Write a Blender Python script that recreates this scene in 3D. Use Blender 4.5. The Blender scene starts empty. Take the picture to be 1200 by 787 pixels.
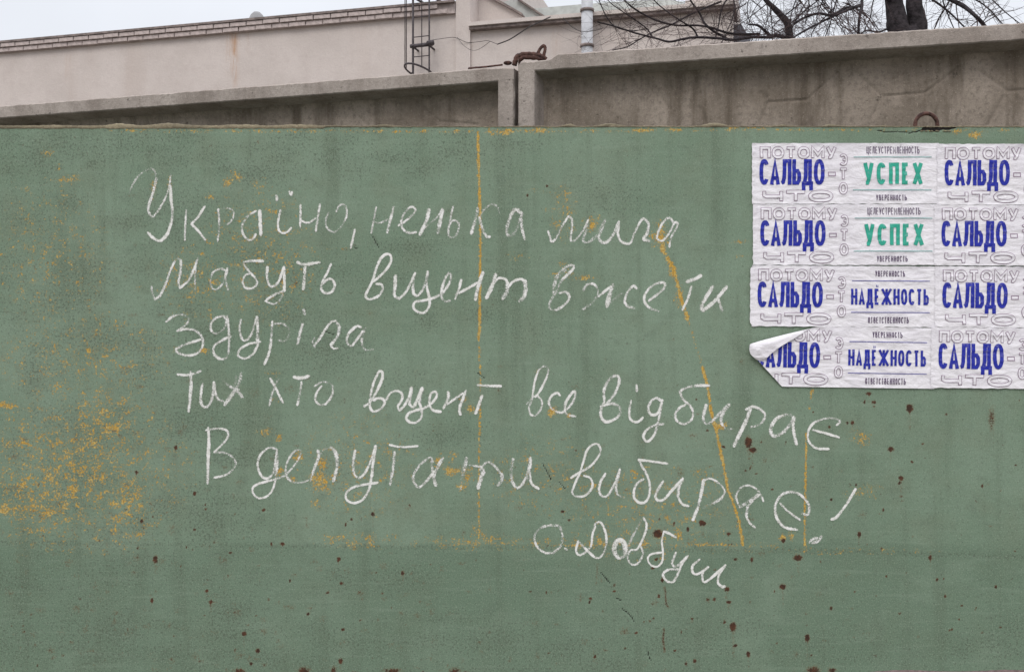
import bpy, bmesh, math, random
import numpy as np
from mathutils import Vector, noise, Matrix
R = math.radians
random.seed(7)
sc = bpy.context.scene
col = sc.collection

# ------------------------------------------------------------------ camera
F = 35.0 / 36.0 * 1200.0            # focal length in photo pixels
CAMZ, S = 1.55, 420.0               # eye height, photo pixels per metre on the green wall
D = F / S                           # distance to the green wall
cam_d = bpy.data.cameras.new('camera')
cam = bpy.data.objects.new('camera', cam_d); col.objects.link(cam)
cam.location = (0, -D, CAMZ); cam.rotation_euler = (R(90), 0, 0)
cam_d.lens = 35; cam_d.sensor_width = 36; cam_d.clip_start = 0.05; cam_d.clip_end = 2000
sc.camera = cam
sc.view_settings.view_transform = 'Standard'; sc.view_settings.look = 'None'
sc.view_settings.exposure = 0.3; sc.view_settings.gamma = 1.0

# ------------------------------------------------------------------ sky and sun (overcast)
w = bpy.data.worlds.new("World"); sc.world = w; w.use_nodes = True
nt = w.node_tree; nt.nodes.clear()
N = nt.nodes.new; L = nt.links.new
out = N('ShaderNodeOutputWorld'); bg = N('ShaderNodeBackground'); L(bg.outputs[0], out.inputs[0])
sky = N('ShaderNodeTexSky'); sky.sky_type = 'NISHITA'; sky.sun_disc = False
sky.sun_elevation = R(50); sky.sun_rotation = R(200); sky.air_density = 1.5; sky.dust_density = 4
tc = N('ShaderNodeTexCoord'); sep = N('ShaderNodeSeparateXYZ'); L(tc.outputs['Generated'], sep.inputs[0])
ramp = N('ShaderNodeValToRGB'); L(sep.outputs['Z'], ramp.inputs[0])
e = ramp.color_ramp.elements            # standard overcast sky: three times brighter overhead than at the horizon
e[0].position = 0.0; e[0].color = (5.6, 5.8, 6.3, 1)
e[1].position = 1.0; e[1].color = (21, 21, 21.6, 1)
em = e.new(.32); em.color = (7.6, 7.8, 8.3, 1)
cn = N('ShaderNodeTexNoise'); cn.inputs['Scale'].default_value = 2.2; cn.inputs['Detail'].default_value = 5
L(tc.outputs['Generated'], cn.inputs['Vector'])
cm = N('ShaderNodeMapRange'); L(cn.outputs[0], cm.inputs[0])
cm.inputs['From Min'].default_value = .3; cm.inputs['From Max'].default_value = .7
cm.inputs['To Min'].default_value = .9; cm.inputs['To Max'].default_value = 1.08
mul = N('ShaderNodeVectorMath'); mul.operation = 'SCALE'; L(ramp.outputs[0], mul.inputs[0]); L(cm.outputs[0], mul.inputs['Scale'])
mx = N('ShaderNodeMix'); mx.data_type = 'RGBA'; mx.inputs[0].default_value = 0.88
L(sky.outputs[0], mx.inputs[6]); L(mul.outputs[0], mx.inputs[7]); L(mx.outputs[2], bg.inputs[0])
bg.inputs[1].default_value = 0.1
sun_d = bpy.data.lights.new('sun', 'SUN'); sun = bpy.data.objects.new('sun', sun_d); col.objects.link(sun)
sun_d.energy = 0.8; sun_d.angle = R(25); sun_d.color = (1, .96, .9)
sun.rotation_euler = Vector((0.22, 0.60, -0.77)).to_track_quat('-Z', 'Y').to_euler()
sun.location = (0, -5, 8)

# ------------------------------------------------------------------ helpers
def wx(px): return (px - 600.0) / S
def wz(py): return CAMZ + (393.5 - py) / S
def tag(o, label=None, cat=None, group=None, kind=None):
    if label: o['label'] = label
    if cat: o['category'] = cat
    if group: o['group'] = group
    if kind: o['kind'] = kind
    return o
def link(o, parent=None):
    col.objects.link(o)
    if parent: o.parent = parent
    return o
def empty(name, loc, rz=0):
    o = bpy.data.objects.new(name, None); o.location = loc; o.rotation_euler = (0, 0, rz)
    o.empty_display_size = .1
    return link(o)
def mesh_obj(name, verts, faces, mat, parent=None, smooth=False, loc=(0, 0, 0)):
    me = bpy.data.meshes.new(name)
    me.from_pydata([tuple(v) for v in verts], [], faces); me.update()
    if mat: me.materials.append(mat)
    if smooth: me.polygons.foreach_set('use_smooth', [True] * len(me.polygons))
    o = bpy.data.objects.new(name, me); o.location = loc
    return link(o, parent)
def bm_obj(name, bm, mat, parent=None, smooth=False, loc=(0, 0, 0)):
    me = bpy.data.meshes.new(name); bm.to_mesh(me); bm.free()
    if mat: me.materials.append(mat)
    if smooth: me.polygons.foreach_set('use_smooth', [True] * len(me.polygons))
    o = bpy.data.objects.new(name, me); o.location = loc
    return link(o, parent)

class Nodes:
    """small wrapper for building materials"""
    def __init__(s, name, rough=.9):
        s.m = bpy.data.materials.new(name); s.m.use_nodes = True
        s.t = s.m.node_tree; s.b = s.t.nodes['Principled BSDF']; s.b.inputs['Roughness'].default_value = rough
        s.b.inputs['Specular IOR Level'].default_value = .25
        s.tc = s.t.nodes.new('ShaderNodeTexCoord')
        s.co = s.tc.outputs['Object']
    def link(s, a, b): s.t.links.new(a, b)
    def noise(s, scale, detail=4, rough=.55, stretch=None, off=(0, 0, 0), dist=0):
        n = s.t.nodes.new('ShaderNodeTexNoise'); n.inputs['Scale'].default_value = scale
        n.inputs['Detail'].default_value = detail; n.inputs['Roughness'].default_value = rough
        n.inputs['Distortion'].default_value = dist
        mp = s.t.nodes.new('ShaderNodeMapping'); mp.inputs['Location'].default_value = off
        if stretch: mp.inputs['Scale'].default_value = stretch
        s.link(s.co, mp.inputs[0]); s.link(mp.outputs[0], n.inputs['Vector'])
        return n.outputs[0]
    def math(s, op, a, b=None, c=None):
        n = s.t.nodes.new('ShaderNodeMath'); n.operation = op
        for i, v in enumerate((a, b, c)):
            if v is None: continue
            if hasattr(v, 'links'): s.link(v, n.inputs[i])
            else: n.inputs[i].default_value = v
        return n.outputs[0]
    def rng(s, v, a, b, c=0, d=1, smooth=True):
        n = s.t.nodes.new('ShaderNodeMapRange'); n.interpolation_type = 'SMOOTHSTEP' if smooth else 'LINEAR'
        s.link(v, n.inputs[0])
        for k, x in zip(('From Min', 'From Max', 'To Min', 'To Max'), (a, b, c, d)): n.inputs[k].default_value = x
        return n.outputs[0]
    def mix(s, f, a, b, mode='MIX'):
        n = s.t.nodes.new('ShaderNodeMix'); n.data_type = 'RGBA'; n.blend_type = mode
        for i, v in ((0, f), (6, a), (7, b)):
            if hasattr(v, 'links'): s.link(v, n.inputs[i])
            elif i == 0: n.inputs[0].default_value = v
            else: n.inputs[i].default_value = (*v, 1) if len(v) == 3 else v
        return n.outputs[2]
    def attr(s, name):
        a = s.t.nodes.new('ShaderNodeAttribute'); a.attribute_name = name
        sp = s.t.nodes.new('ShaderNodeSeparateColor'); s.link(a.outputs['Color'], sp.inputs[0])
        return sp.outputs[0], sp.outputs[1], sp.outputs[2]
    def color(s, c): s.link(c, s.b.inputs['Base Color'])
    def bump(s, h, strength=.3, dist=.003):
        n = s.t.nodes.new('ShaderNodeBump'); n.inputs['Strength'].default_value = strength
        n.inputs['Distance'].default_value = dist; s.link(h, n.inputs['Height']); s.link(n.outputs[0], s.b.inputs['Normal'])

def simple(name, c, rough=.8, var=.25, scale=30, bump=.3, metal=0, c2=None, dist=.002, det=5):
    k = Nodes(name, rough)
    a = tuple(x * (1 - var) for x in c); b = c2 or tuple(min(1, x * (1 + var)) for x in c)
    n = k.noise(scale, det, .65)
    k.color(k.mix(k.rng(n, .35, .65), a, b)); k.b.inputs['Metallic'].default_value = metal
    if bump: k.bump(n, bump, dist)
    return k.m

# ------------------------------------------------------------------ materials
def mat_green():
    k = Nodes('weathered_green_paint', .62)
    yel, rus, dirt = k.attr('wear'); crack, low, bare = k.attr('marks')
    big = k.noise(1.6, 4, .6); med = k.noise(9, 5, .6, off=(3, 0, 1)); fine = k.noise(70, 5, .7, off=(7, 2, 0))
    grain = k.noise(430, 3, .7, off=(1, 5, 2)); g2 = k.noise(210, 2, .6, off=(11, 5, 2))
    c = k.mix(k.rng(big, .38, .62), (.172, .250, .176), (.218, .302, .222))
    c = k.mix(k.math('MULTIPLY', k.rng(med, .42, .70), .5), c, (.175, .218, .15))          # brownish film of grime
    c = k.mix(k.math('MULTIPLY', low, .62), c, k.mix(.8, c, (.118, .182, .124)))                # the deeper coat below the seam
    blot = k.noise(22, 6, .7, off=(4, 9, 3))
    c = k.mix(k.math('MULTIPLY', k.rng(blot, .5, .68), .34), c, (.115, .155, .115))
    c = k.mix(k.math('MULTIPLY', k.rng(k.noise(5, 5, .65, off=(9, 1, 4)), .52, .7), .3), c, (.25, .335, .25))
    run = k.noise(13, 5, .65, stretch=(1, 1, .07), off=(6, 2, 1)); c = k.mix(k.math('MULTIPLY', k.rng(run, .5, .68), .4), c, (.105, .14, .095))
    brush = k.noise(60, 3, .6, stretch=(.08, 1, 1), off=(2, 7, 1)); c = k.mix(k.math('MULTIPLY', k.rng(brush, .52, .7), .22), c, (.27, .35, .27))
    # dark specks, denser where grime has collected
    sp = k.rng(k.math('ADD', k.noise(150, 4, .72, off=(7, 2, 3)), k.math('MULTIPLY', dirt, .12)), .565, .65)
    c = k.mix(k.math('MULTIPLY', sp, .55), c, (.065, .07, .052))
    c = k.mix(k.math('MULTIPLY', k.rng(dirt, 0, 1.2), .22), c, (.085, .11, .075))
    c = k.mix(k.rng(grain, .32, .66, 0, .42), c, (.085, .12, .085)); 
    gl = k.rng(k.noise(260, 3, .75, off=(2, 3, 8)), .52, .68, 0, .42); c = k.mix(gl, c, (.36, .43, .34))
    # brown fly-specks scattered over the paint
    sp2 = k.rng(k.noise(42, 3, .6, off=(13, 1, 8)), .695, .72); c = k.mix(k.math('MULTIPLY', sp2, .6), c, (.09, .06, .04))
    # yellow primer where the green has flaked
    yn = k.math('MULTIPLY', k.math('SUBTRACT', k.noise(165, 4, .7, off=(5, 5, 5)), .5), 2.1)
    yn = k.math('ADD', yn, k.math('MULTIPLY', k.math('SUBTRACT', k.noise(42, 4, .65, off=(1, 5, 9), dist=.4), .5), 1.5))
    yn = k.math('ADD', yn, k.math('MULTIPLY', yel, .58)); yn = k.math('SUBTRACT', yn, k.rng(yel, 0, .12, .5, 0))
    ym = k.rng(yn, .35, .45); 
    ycol = k.mix(k.rng(g2, .35, .65), (.36, .20, .035), k.mix(k.rng(k.noise(30, 3, off=(2, 2, 2)), .4, .6), (.60, .37, .06), (.58, .44, .15)))
    c = k.mix(k.math('MULTIPLY', ym, .92), c, ycol)
    halo = k.math('MULTIPLY', k.rng(yn, .2, .38), .35); c = k.mix(k.math('MULTIPLY', halo, k.math('SUBTRACT', 1.0, ym)), c, (.26, .2, .08))
    # bare concrete at the foot
    c = k.mix(k.rng(k.math('ADD', bare, k.math('MULTIPLY', fine, .5)), .7, .8), c, k.mix(k.rng(fine, .35, .65), (.17, .12, .12), (.27, .20, .2)))
    # rust bleeding through
    rn = k.math('ADD', rus, k.math('MULTIPLY', k.math('SUBTRACT', k.noise(170, 4, .75, off=(2, 8, 5)), .5), 1.9))
    rcol = k.mix(k.rng(fine, .4, .6), (.04, .022, .014), (.09, .04, .022))
    c = k.mix(k.math('MULTIPLY', k.rng(rn, .2, .5), .4), c, (.15, .09, .045))
    c = k.mix(k.rng(rn, .48, .62), c, rcol)
    c = k.mix(k.rng(k.math('ADD', crack, k.math('MULTIPLY', k.math('SUBTRACT', fine, .5), .4)), .42, .55), c, (.008, .006, .005))
    k.color(c)
    h = k.math('ADD', k.math('MULTIPLY', fine, .35), k.math('MULTIPLY', k.noise(7, 5, .6), .9))
    h = k.math('ADD', h, k.math('MULTIPLY', grain, .15))
    h = k.math('SUBTRACT', h, k.math('MULTIPLY', ym, .12)); h = k.math('SUBTRACT', h, k.math('MULTIPLY', crack, .8))
    k.bump(h, .38, .006)
    k.link(k.rng(fine, .3, .7, .6, .9), k.b.inputs['Roughness'])
    return k.m
def mat_concrete(name, lo, hi, streak, dark, seed=0, mott=.5):
    k = Nodes(name, .95)
    a = k.noise(4, 5, .6, off=(seed, 0, 0)); f = k.noise(60, 6, .75, off=(seed, 3, 0)); g = k.noise(260, 3, .7)
    st = k.noise(9, 5, .65, stretch=(1, 1, .12), off=(seed, 1, 7))
    c = k.mix(k.rng(a, .33, .67), lo, hi)
    c = k.mix(k.math('MULTIPLY', k.rng(f, .45, .7), mott), c, tuple(x * .55 for x in lo))
    c = k.mix(k.math('MULTIPLY', k.rng(st, .45, .7), streak), c, dark)
    c = k.mix(k.rng(g, .3, .7, 0, .25), c, tuple(x * .5 for x in lo))
    c = k.mix(k.rng(k.noise(190, 3, .7, off=(5, 5, seed)), .58, .72, 0, .4), c, tuple(min(1, x * 1.6) for x in hi))
    pit = k.rng(k.noise(38, 3, .6, off=(seed, 8, 2)), .68, .72); c = k.mix(k.math('MULTIPLY', pit, .6), c, tuple(x * .3 for x in lo))
    k.color(c)
    k.bump(k.math('SUBTRACT', k.math('ADD', f, k.math('MULTIPLY', g, .5)), k.math('MULTIPLY', pit, .5)), .6, .005)
    return k.m
def mat_chalk():
    k = Nodes('white_chalk', 1.0)
    edge, dens, _ = k.attr('chalk')
    n = k.noise(270, 4, .85, off=(3, 3, 3)); m = k.noise(60, 4, .65, off=(9, 3, 3))
    v = k.math('ADD', n, k.math('MULTIPLY', k.math('SUBTRACT', m, .5), .45))
    v = k.math('ADD', v, k.math('MULTIPLY', dens, .42))
    v = k.math('SUBTRACT', v, k.math('MULTIPLY', k.math('POWER', edge, 3.0), .34))
    al = k.rng(v, .62, .88, 0, .95)
    c = k.mix(k.rng(m, .35, .65), (.66, .67, .62), (.80, .80, .78)); k.color(c)
    k.link(al, k.b.inputs['Alpha'])
    return k.m
def mat_paper():
    k = Nodes('thin_white_paper', .75)
    n = k.noise(6, 5, .6); s1 = k.noise(14, 5, .7, stretch=(.6, 1, 1), dist=.9); f = k.noise(200, 3)
    c = k.mix(k.rng(n, .35, .7), (.81, .795, .83), (.73, .71, .76))
    c = k.mix(k.rng(s1, .56, .72, 0, .4), c, (.45, .42, .50)); c = k.mix(k.rng(f, .3, .7, 0, .12), c, (.4, .38, .44))
    k.color(c); wr = k.math('ADD', s1, k.math('MULTIPLY', k.noise(35, 4, .6, stretch=(.55, 1, 1), off=(4, 1, 1), dist=1.8), .6)); k.bump(wr, .42, .011)
    k.link(k.rng(s1, .4, .6, .6, .85), k.b.inputs['Roughness'])
    return k.m
def mat_ink(name, c, fade=.35):
    k = Nodes(name, .7); n = k.noise(120, 4, .7); m = k.noise(300, 2)
    cc = k.mix(k.rng(n, .5, .75, 0, fade), c, (.45, .43, .55)); k.color(cc)
    return k.m
def mat_plaster():
    k = Nodes('pale_pink_plaster', .95)
    a = k.noise(.7, 5, .6); b = k.noise(6, 6, .7); g = k.noise(45, 4, .8); st = k.noise(1.4, 5, .65, stretch=(1, 1, .08))
    c = k.mix(k.rng(a, .35, .65), (.53, .475, .44), (.61, .55, .515))
    c = k.mix(k.rng(b, .45, .75, 0, .35), c, (.44, .375, .35)); c = k.mix(k.rng(st, .52, .72, 0, .35), c, (.48, .40, .35))
    c = k.mix(k.rng(g, .3, .7, 0, .3), c, (.38, .33, .34)); c = k.mix(k.rng(k.noise(70, 2, .8, off=(4, 4, 4)), .6, .7, 0, .5), c, (.70, .65, .62))
    rust = k.attr('stain')[0]
    c = k.mix(k.math('MULTIPLY', rust, k.rng(k.noise(12, 5, .7, stretch=(2, 2, .3)), .38, .6)), c, (.42, .22, .10))
    k.color(c); k.bump(b, .3, .03)
    return k.m
M_green = mat_green(); M_chalk = mat_chalk(); M_paper = mat_paper(); M_plaster = mat_plaster()
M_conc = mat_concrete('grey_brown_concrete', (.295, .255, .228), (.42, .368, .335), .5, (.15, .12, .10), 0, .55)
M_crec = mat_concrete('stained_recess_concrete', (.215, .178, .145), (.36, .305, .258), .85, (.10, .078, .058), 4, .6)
M_mortar = mat_concrete('mortar_crust', (.15, .13, .09), (.28, .24, .16), .2, (.08, .06, .045), 8)
M_blue = mat_ink('blue_print', (.018, .028, .32)); M_teal = mat_ink('teal_print', (.035, .36, .26), .3)
M_line = mat_ink('thin_mauve_print', (.29, .21, .29), .35); M_small = mat_ink('small_dark_print', (.07, .035, .10), .3)
M_blank = mat_ink('unprinted_paper_infill', (.735, .72, .76), .2)
M_tline = mat_ink('thin_teal_print', (.17, .38, .36)); M_bline = mat_ink('thin_blue_print', (.12, .12, .36))
M_rust = simple('rusty_rebar', (.05, .026, .024), .85, .5, 60, .8, c2=(.105, .055, .045))
M_black = simple('dark_painted_steel', (.075, .065, .07), .6, .3, 30, .2)
M_dark = simple('dark_weathered_edge', (.20, .165, .155), .9, .3, 12, .3)
M_brick = simple('pinkish_brick', (.42, .36, .345), .9, .25, 12, .5, dist=.01)
M_roof = simple('grey_roof_sheet', (.46, .485, .47), .7, .12, 6, .15)
M_bluegrey = simple('blue_grey_render', (.42, .43, .47), .9, .1, 6, .2)
M_pipe = simple('pale_cement_pipe', (.44, .45, .475), .8, .12, 9, .2)
M_bark = simple('dark_bark', (.032, .027, .03), .95, .45, 35, .9, dist=.01)
M_twig = simple('brown_twig', (.065, .045, .045), .9, .3, 20, .3)
M_cable = simple('black_cable', (.05, .045, .045), .7, .2, 20, 0)
M_grnd = simple('bare_trodden_earth', (.16, .14, .115), 1, .35, 3, .5, dist=.02, c2=(.22, .2, .17), det=9)

# ------------------------------------------------------------------ ground
g = []
rs = [0, 6, 20, 60, 200, 900]
gv = [(0, 0, 0)]; gf = []
for i, r in enumerate(rs[1:]):
    for a in range(32): gv.append((r * math.cos(a * math.pi / 16), r * math.sin(a * math.pi / 16), 0))
for a in range(32): gf.append((0, 1 + a, 1 + (a + 1) % 32))
for i in range(len(rs) - 2):
    b = 1 + i * 32
    for a in range(32): gf.append((b + a, b + 32 + a, b + 32 + (a + 1) % 32, b + (a + 1) % 32))
tag(mesh_obj('ground', gv, gf, M_grnd), kind='structure')

# ------------------------------------------------------------------ green wall
xs_f = np.arange(-1.62, 1.621, .004); zs_f = np.arange(wz(800), wz(149), .004)
xs = np.concatenate([np.arange(-4.2, -1.63, .25), xs_f, np.arange(1.65, 2.3, .25)])
ZT = wz(148.5)
zs = np.concatenate([np.linspace(0, wz(803), 6), zs_f, [ZT]])
zs = np.unique(np.round(zs, 5)); nx, nz = len(xs), len(zs)
PX = xs * S + 600; PY = 393.5 - (zs - CAMZ) * S
GX, GY = np.meshgrid(PX, PY)        # rows follow z
yel = np.zeros_like(GX); rus = yel.copy(); dirt = yel.copy(); crk = yel.copy(); low = yel.copy(); bare = yel.copy()
def blob(A, x, y, rx, ry, v, hard=False):
    d2 = ((GX - x) / rx) ** 2 + ((GY - y) / ry) ** 2
    val = np.clip(1.42 - .9 * np.sqrt(d2), 0, 1) * v if hard else np.exp(-d2 * .8) * v
    np.maximum(A, val, out=A)
def seg(A, pts, wd, v):
    for (x0, y0), (x1, y1) in zip(pts, pts[1:]):
        L2 = (x1 - x0) ** 2 + (y1 - y0) ** 2
        t = np.clip(((GX - x0) * (x1 - x0) + (GY - y0) * (y1 - y0)) / L2, 0, 1)
        d = np.hypot(GX - x0 - t * (x1 - x0), GY - y0 - t * (y1 - y0))
        np.maximum(A, np.clip(1.5 - d / wd, 0, 1) * v, out=A)
Y = [(9,475,13,4,.85),(66,455,12,8,.42),(101,488,15,24,.5),(130,502,13,9,.75),(33,515,9,12,.6),(95,526,9,9,.6),(22,560,20,8,.5),
 (31,594,32,15,.62),(5,594,12,10,.7),(154,581,15,22,.62),(141,605,16,8,.6),(159,625,12,4,.6),(53,546,10,8,.45),(53,620,34,5,.55),(176,616,8,5,.5),
 (85,550,100,70,.5),(120,500,50,40,.5),(50,590,60,35,.5),(150,585,25,45,.5),(55,178,6,5,.5),(71,197,5,4,.6),(66,211,5,3,.5),(79,211,13,5,.58),(89,207,5,4,.55),(30,221,4,4,.5),(277,206,7,5,.7),(268,214,5,5,.7),
 (245,231,6,3,.7),(303,216,7,9,.5),(313,246,5,5,.6),(322,249,4,3,.55),(238,298,3,3,.8),(180,220,4,12,.6),(199,213,3,8,.55),
 (694,263,9,9,.68),(774,276,9,12,.8),(648,246,7,3,.6),(632,223,12,3,.42),(657,324,12,5,.4),(687,325,13,2.5,.65),(663,318,8,10,.5),
 (788,320,4,6,.6),(796,346,5,9,.75),(374,563,12,12,.85),(378,543,7,7,.8),(350,535,7,6,.75),(328,552,5,5,.7),(326,512,5,5,.7),(310,506,10,4,.55),
 (391,560,4,8,.7),(372,590,6,8,.5),(342,560,5,4,.6),(513,542,6,8,.75),(530,553,9,6,.85),(548,557,7,7,.8),(540,570,6,5,.7),(531,535,6,5,.6),(544,469,4,4,.95),(550,478,4,5,.85),
 (647,482,6,5,1),(667,487,4,3,1),(628,437,3,4,.6),(1008,512,10,8,.68),(1010,575,18,8,.45),(845,498,6,4,.8),(744,554,5,8,.72),(694,567,4,4,.8),
 (749,640,12,6,.7),(796,624,5,13,.62),(822,639,10,4,.65),(823,560,20,14,.3),(899,642,8,4,.75),(917,629,4,3,.9),(928,628,3.5,4,.9),(560,628,9,14,.5),
 (590,154,16,3.5,.95),(635,153,14,3,.8),(750,153,13,2.5,.9),(788,152,12,2,.9),(700,153,12,2,.6),(1143,158,6,4,.95),(1117,155,6,3,.8),(420,632,40,9,.42),
 (560,636,70,7,.5),(700,637,80,6,.5),(830,640,70,5,.5),(960,645,26,3,.8),(1020,645,60,3,.45),(870,150,20,2,.6),(640,560,60,50,.22),(420,545,60,60,.26),
 (660,248,14,30,.36),(305,300,60,70,.28),(230,330,40,40,.3),(100,420,90,50,.28),(60,300,70,80,.22),(760,600,90,50,.28),(867,283,10,2,.6),(868,300,8,2,.7),
 (160,338,4,4,.5),(345,335,4,4,.85),(332,330,3,3,.8),(332,343,3,3,.8),(238,410,5,4,.85),(320,437,8,3,.5),(322,468,4,4,.6),(604,300,14,4,.4)]
for b in Y: blob(yel, *b)
seg(yel, [(560, 155), (561, 200), (563, 262), (563, 300), (562, 372), (561, 398)], 1.35, 1.35)
seg(yel, [(561, 398), (563, 445), (562, 500), (561, 560), (561, 638)], 1.2, .8)
seg(yel, [(774, 276), (779, 296), (790, 316)], 3, 1.0); seg(yel, [(790, 316), (797, 346), (806, 374)], 1.9, 1.2); seg(yel, [(806, 374), (815, 402), (823, 430)], 1.4, .5)
seg(yel, [(823, 430), (830, 456), (833, 481), (840, 507), (847, 540)], 1.6, 1.3); seg(yel, [(847, 540), (853, 573), (860, 591), (867, 613), (871, 646)], 1.35, 1.25)
seg(yel, [(952, 452), (949, 478)], 1.6, .6); seg(yel, [(945, 508), (944, 560), (943, 604), (943, 644)], 1.2, 1.15); seg(yel, [(943, 645), (965, 644)], 1.8, .7)
seg(yel, [(22, 575), (34, 560)], 2.5, .8); seg(yel, [(380, 290), (410, 292)], 1.2, .3)
seg(yel, [(130, 153), (300, 154), (560, 154), (900, 152), (1190, 153)], 1.6, .43)
m = (GY > 640); yel[m] = np.minimum(yel[m], .18)
RS = [(1018,461,3),(1024,471,2.5),(1013,471,2),(1066,478,5),(877,518,6),(882,527,4.5),(1044,526,3.6),(999,495,2.6),(993,495,1.8),(1069,541,2),(1056,560,3.4),(1054,566,2),
 (1151,569,2),(1035,597,2),(1007,626,3.2),(935,653,5),(1090,653,3),(881,655,2.5),(1098,679,2),(917,687,4),(1108,698,1.7),(1127,709,1.7),(974,712,2.2),(859,734,5),
 (946,747,4),(877,766,3.2),(852,690,3.2),(1167,687,2),(997,582,2),(771,625,6),(822,612,3.6),(806,620,2.6),(854,625,2.6),(659,599,2.2),(667,609,1.7),(769,655,2),
 (765,665,2.2),(776,679,2.6),(720,685,1.7),(720,692,1.7),(692,701,2),(691,705,1.7),(772,698,2.2),(829,702,1.7),(837,702,2.2),(862,655,2),(790,613,1.8),(621,693,1.6),
 (640,694,1.6),(814,774,2.6),(862,756,2.4),(849,728,2),(854,705,2.6),(766,724,1.6),(811,724,1.7),(804,777,2),(791,762,1.8),(746,741,1.9),(697,769,1.8),(974,585,2),
 (905,573,1.7),(918,633,2.8),(862,655,1.8),(874,551,1.7),(879,548,1.7),(886,555,1.5),(1003,568,1.8),(972,500,1.7),(953,483,1.4),(829,504,1.6),(848,523,2.2),
 (206,524,2.8),(228,578,2.4),(228,620,2),(309,597,2.4),(437,602,2.8),(405,614,2),(182,655,4),(331,637,2.6),(318,637,2),(270,647,2),(397,655,3),(472,671,2.8),
 (242,692,2.4),(286,742,3),(399,774,3.4),(402,737,2.2),(294,777,2.2),(302,762,3),(400,683,2.4),(384,694,2),(178,703,2.6),(247,705,2.6),(361,719,2.2),(340,680,1.8),
 (641,218,1.8),(618,229,1.8),(160,553,2.6),(166,610,2.4),(1107,390,1.5),(825,613,2.8),(1081,520,1.6),(1190,545,1.5)]
for x, y, r in RS:
    kx = 1 + .22 * math.sin(x * 3.1); r = r * .86; blob(rus, x, y, r * kx, r / kx, 1, True)
for x, y, rx, ry in [(356,784,9,6),(391,784,4,7),(415,787,7,3),(460,785,14,5),(533,786,9,7),(545,787,10,3),(281,785,9,5),(953,784,10,7),(975,784,6,5),(930,788,6,3)]:
    blob(rus, x, y + 1.5, rx * .8, ry * .8, .85)
for x, y, rx, ry, v in [(732,739,6,5,.5),(1162,490,4,16,.62),(697,769,3,8,.4),(670,560,8,3,.3),(680,700,5,6,.35),(608,595,7,4,.4),(820,520,16,8,.2),(340,455,8,6,.35),(300,460,7,6,.35)]:
    blob(rus, x, y, rx, ry, v)
seg(rus, [(779, 688), (781, 708), (784, 712)], 1.5, .62); seg(rus, [(778, 736), (777, 750), (779, 763)], 1.5, .62); seg(rus, [(700, 660), (699, 684)], 1.6, .4)
rr = random.Random(3)
for i in range(150):                # small scattered specks, thicker low on the wall
    x = rr.uniform(0, 1200); y = 787 - abs(rr.gauss(0, 170))
    if y > 430: blob(rus, x, y, rr.uniform(1.0, 1.9), rr.uniform(1.0, 1.9), rr.uniform(.5, .8), True)
for x, y, rad in RS:                # faint run-off below the larger spots
    if rad > 2.4: seg(rus, [(x, y), (x + rr.uniform(-1, 1), y + rad * rr.uniform(3, 7))], rad * .35, .34)
for i in range(420):                # soft brown blooms
    x = abs(rr.gauss(0, 480)); y = 787 - abs(rr.gauss(0, 230)); blob(rus, x, y, rr.uniform(2, 6), rr.uniform(1.5, 5), rr.uniform(.22, .46)) if x < 1200 and y > 150 else None
for i in range(130):
    x = abs(rr.gauss(0, 260)); y = rr.uniform(160, 760); blob(dirt, x, y, rr.uniform(14, 50), rr.uniform(10, 30), rr.uniform(.25, .75))
for i in range(60):
    x = rr.uniform(0, 620); y = rr.gauss(180, 14); blob(dirt, x, y, rr.uniform(10, 34), rr.uniform(5, 14), rr.uniform(.3, .8))
for i in range(70):
    x = rr.uniform(0, 1200); y = rr.gauss(765, 26); blob(dirt, x, y, rr.uniform(20, 60), rr.uniform(8, 20), rr.uniform(.2, .6))
for c_ in [[(704,670),(709,676),(715,683)],[(722,700),(728,703)],[(729,713),(735,717),(740,722),(743,728)],[(759,763),(761,770),(763,773)],
           [(1040,153),(1052,152),(1066,154),(1080,151)],[(1028,151),(1040,153)],[(560,437),(568,443)],[(656,565),(662,572)],[(636,543),(646,562)],[(381,388),(391,392)],
           [(436,276),(444,290)],[(415,290),(419,291)]]: seg(crk, [(a_, b_ + (2 if b_ < 160 else 0)) for a_, b_ in c_], 1.0, .7)
for x, y, a_, b_ in ((1084,151,4,2),(1090,150.5,5,2.2),(1097,151.5,5,3),(1103,150.5,6,1.8),(1110,151,5,1.6),(1117,150.2,4,1),(1093,153,3,1.2)): blob(crk, x, y, a_, b_, 1, True)
low[:] = np.clip((GY - 636 + 3 * np.sin(GX / 37.) + 2 * np.sin(GX / 11.) + 4 * np.sin(GX / 140.)) / (12 + 8 * np.sin(GX / 90.)), 0, 1)
seg(dirt, [(0, 636), (600, 641), (1000, 646), (1200, 652)], 3, .5)
yy = np.where(GX > 850, 785.5, 789) - 1.5 * np.sin(GX / 23.) - 2.2 * np.sin(GX / 61. + 2)
bare[:] = np.clip((GY - yy) / 2.5, 0, 1) * np.where((GX > 850) | (GX < 620), .9, .62)
bare[GY > 792] = 1
X2, Z2 = np.meshgrid(xs, zs)
nv = nx * nz
V = np.zeros((nv, 3)); V[:, 0] = X2.ravel(); V[:, 2] = Z2.ravel()
V[GY.ravel() > 793, 1] = .02         # the foot is set back below the render
me = bpy.data.meshes.new('concrete_wall')
idx = np.arange(nv).reshape(nz, nx)
q = np.stack([idx[:-1, :-1], idx[:-1, 1:], idx[1:, 1:], idx[1:, :-1]], -1).reshape(-1, 4)
TH = .16
bx = np.array([[xs[0], 0, 0], [xs[-1], 0, 0], [xs[-1], 0, ZT], [xs[0], 0, ZT], [xs[0], TH, 0], [xs[-1], TH, 0], [xs[-1], TH, ZT], [xs[0], TH, ZT]])
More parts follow.
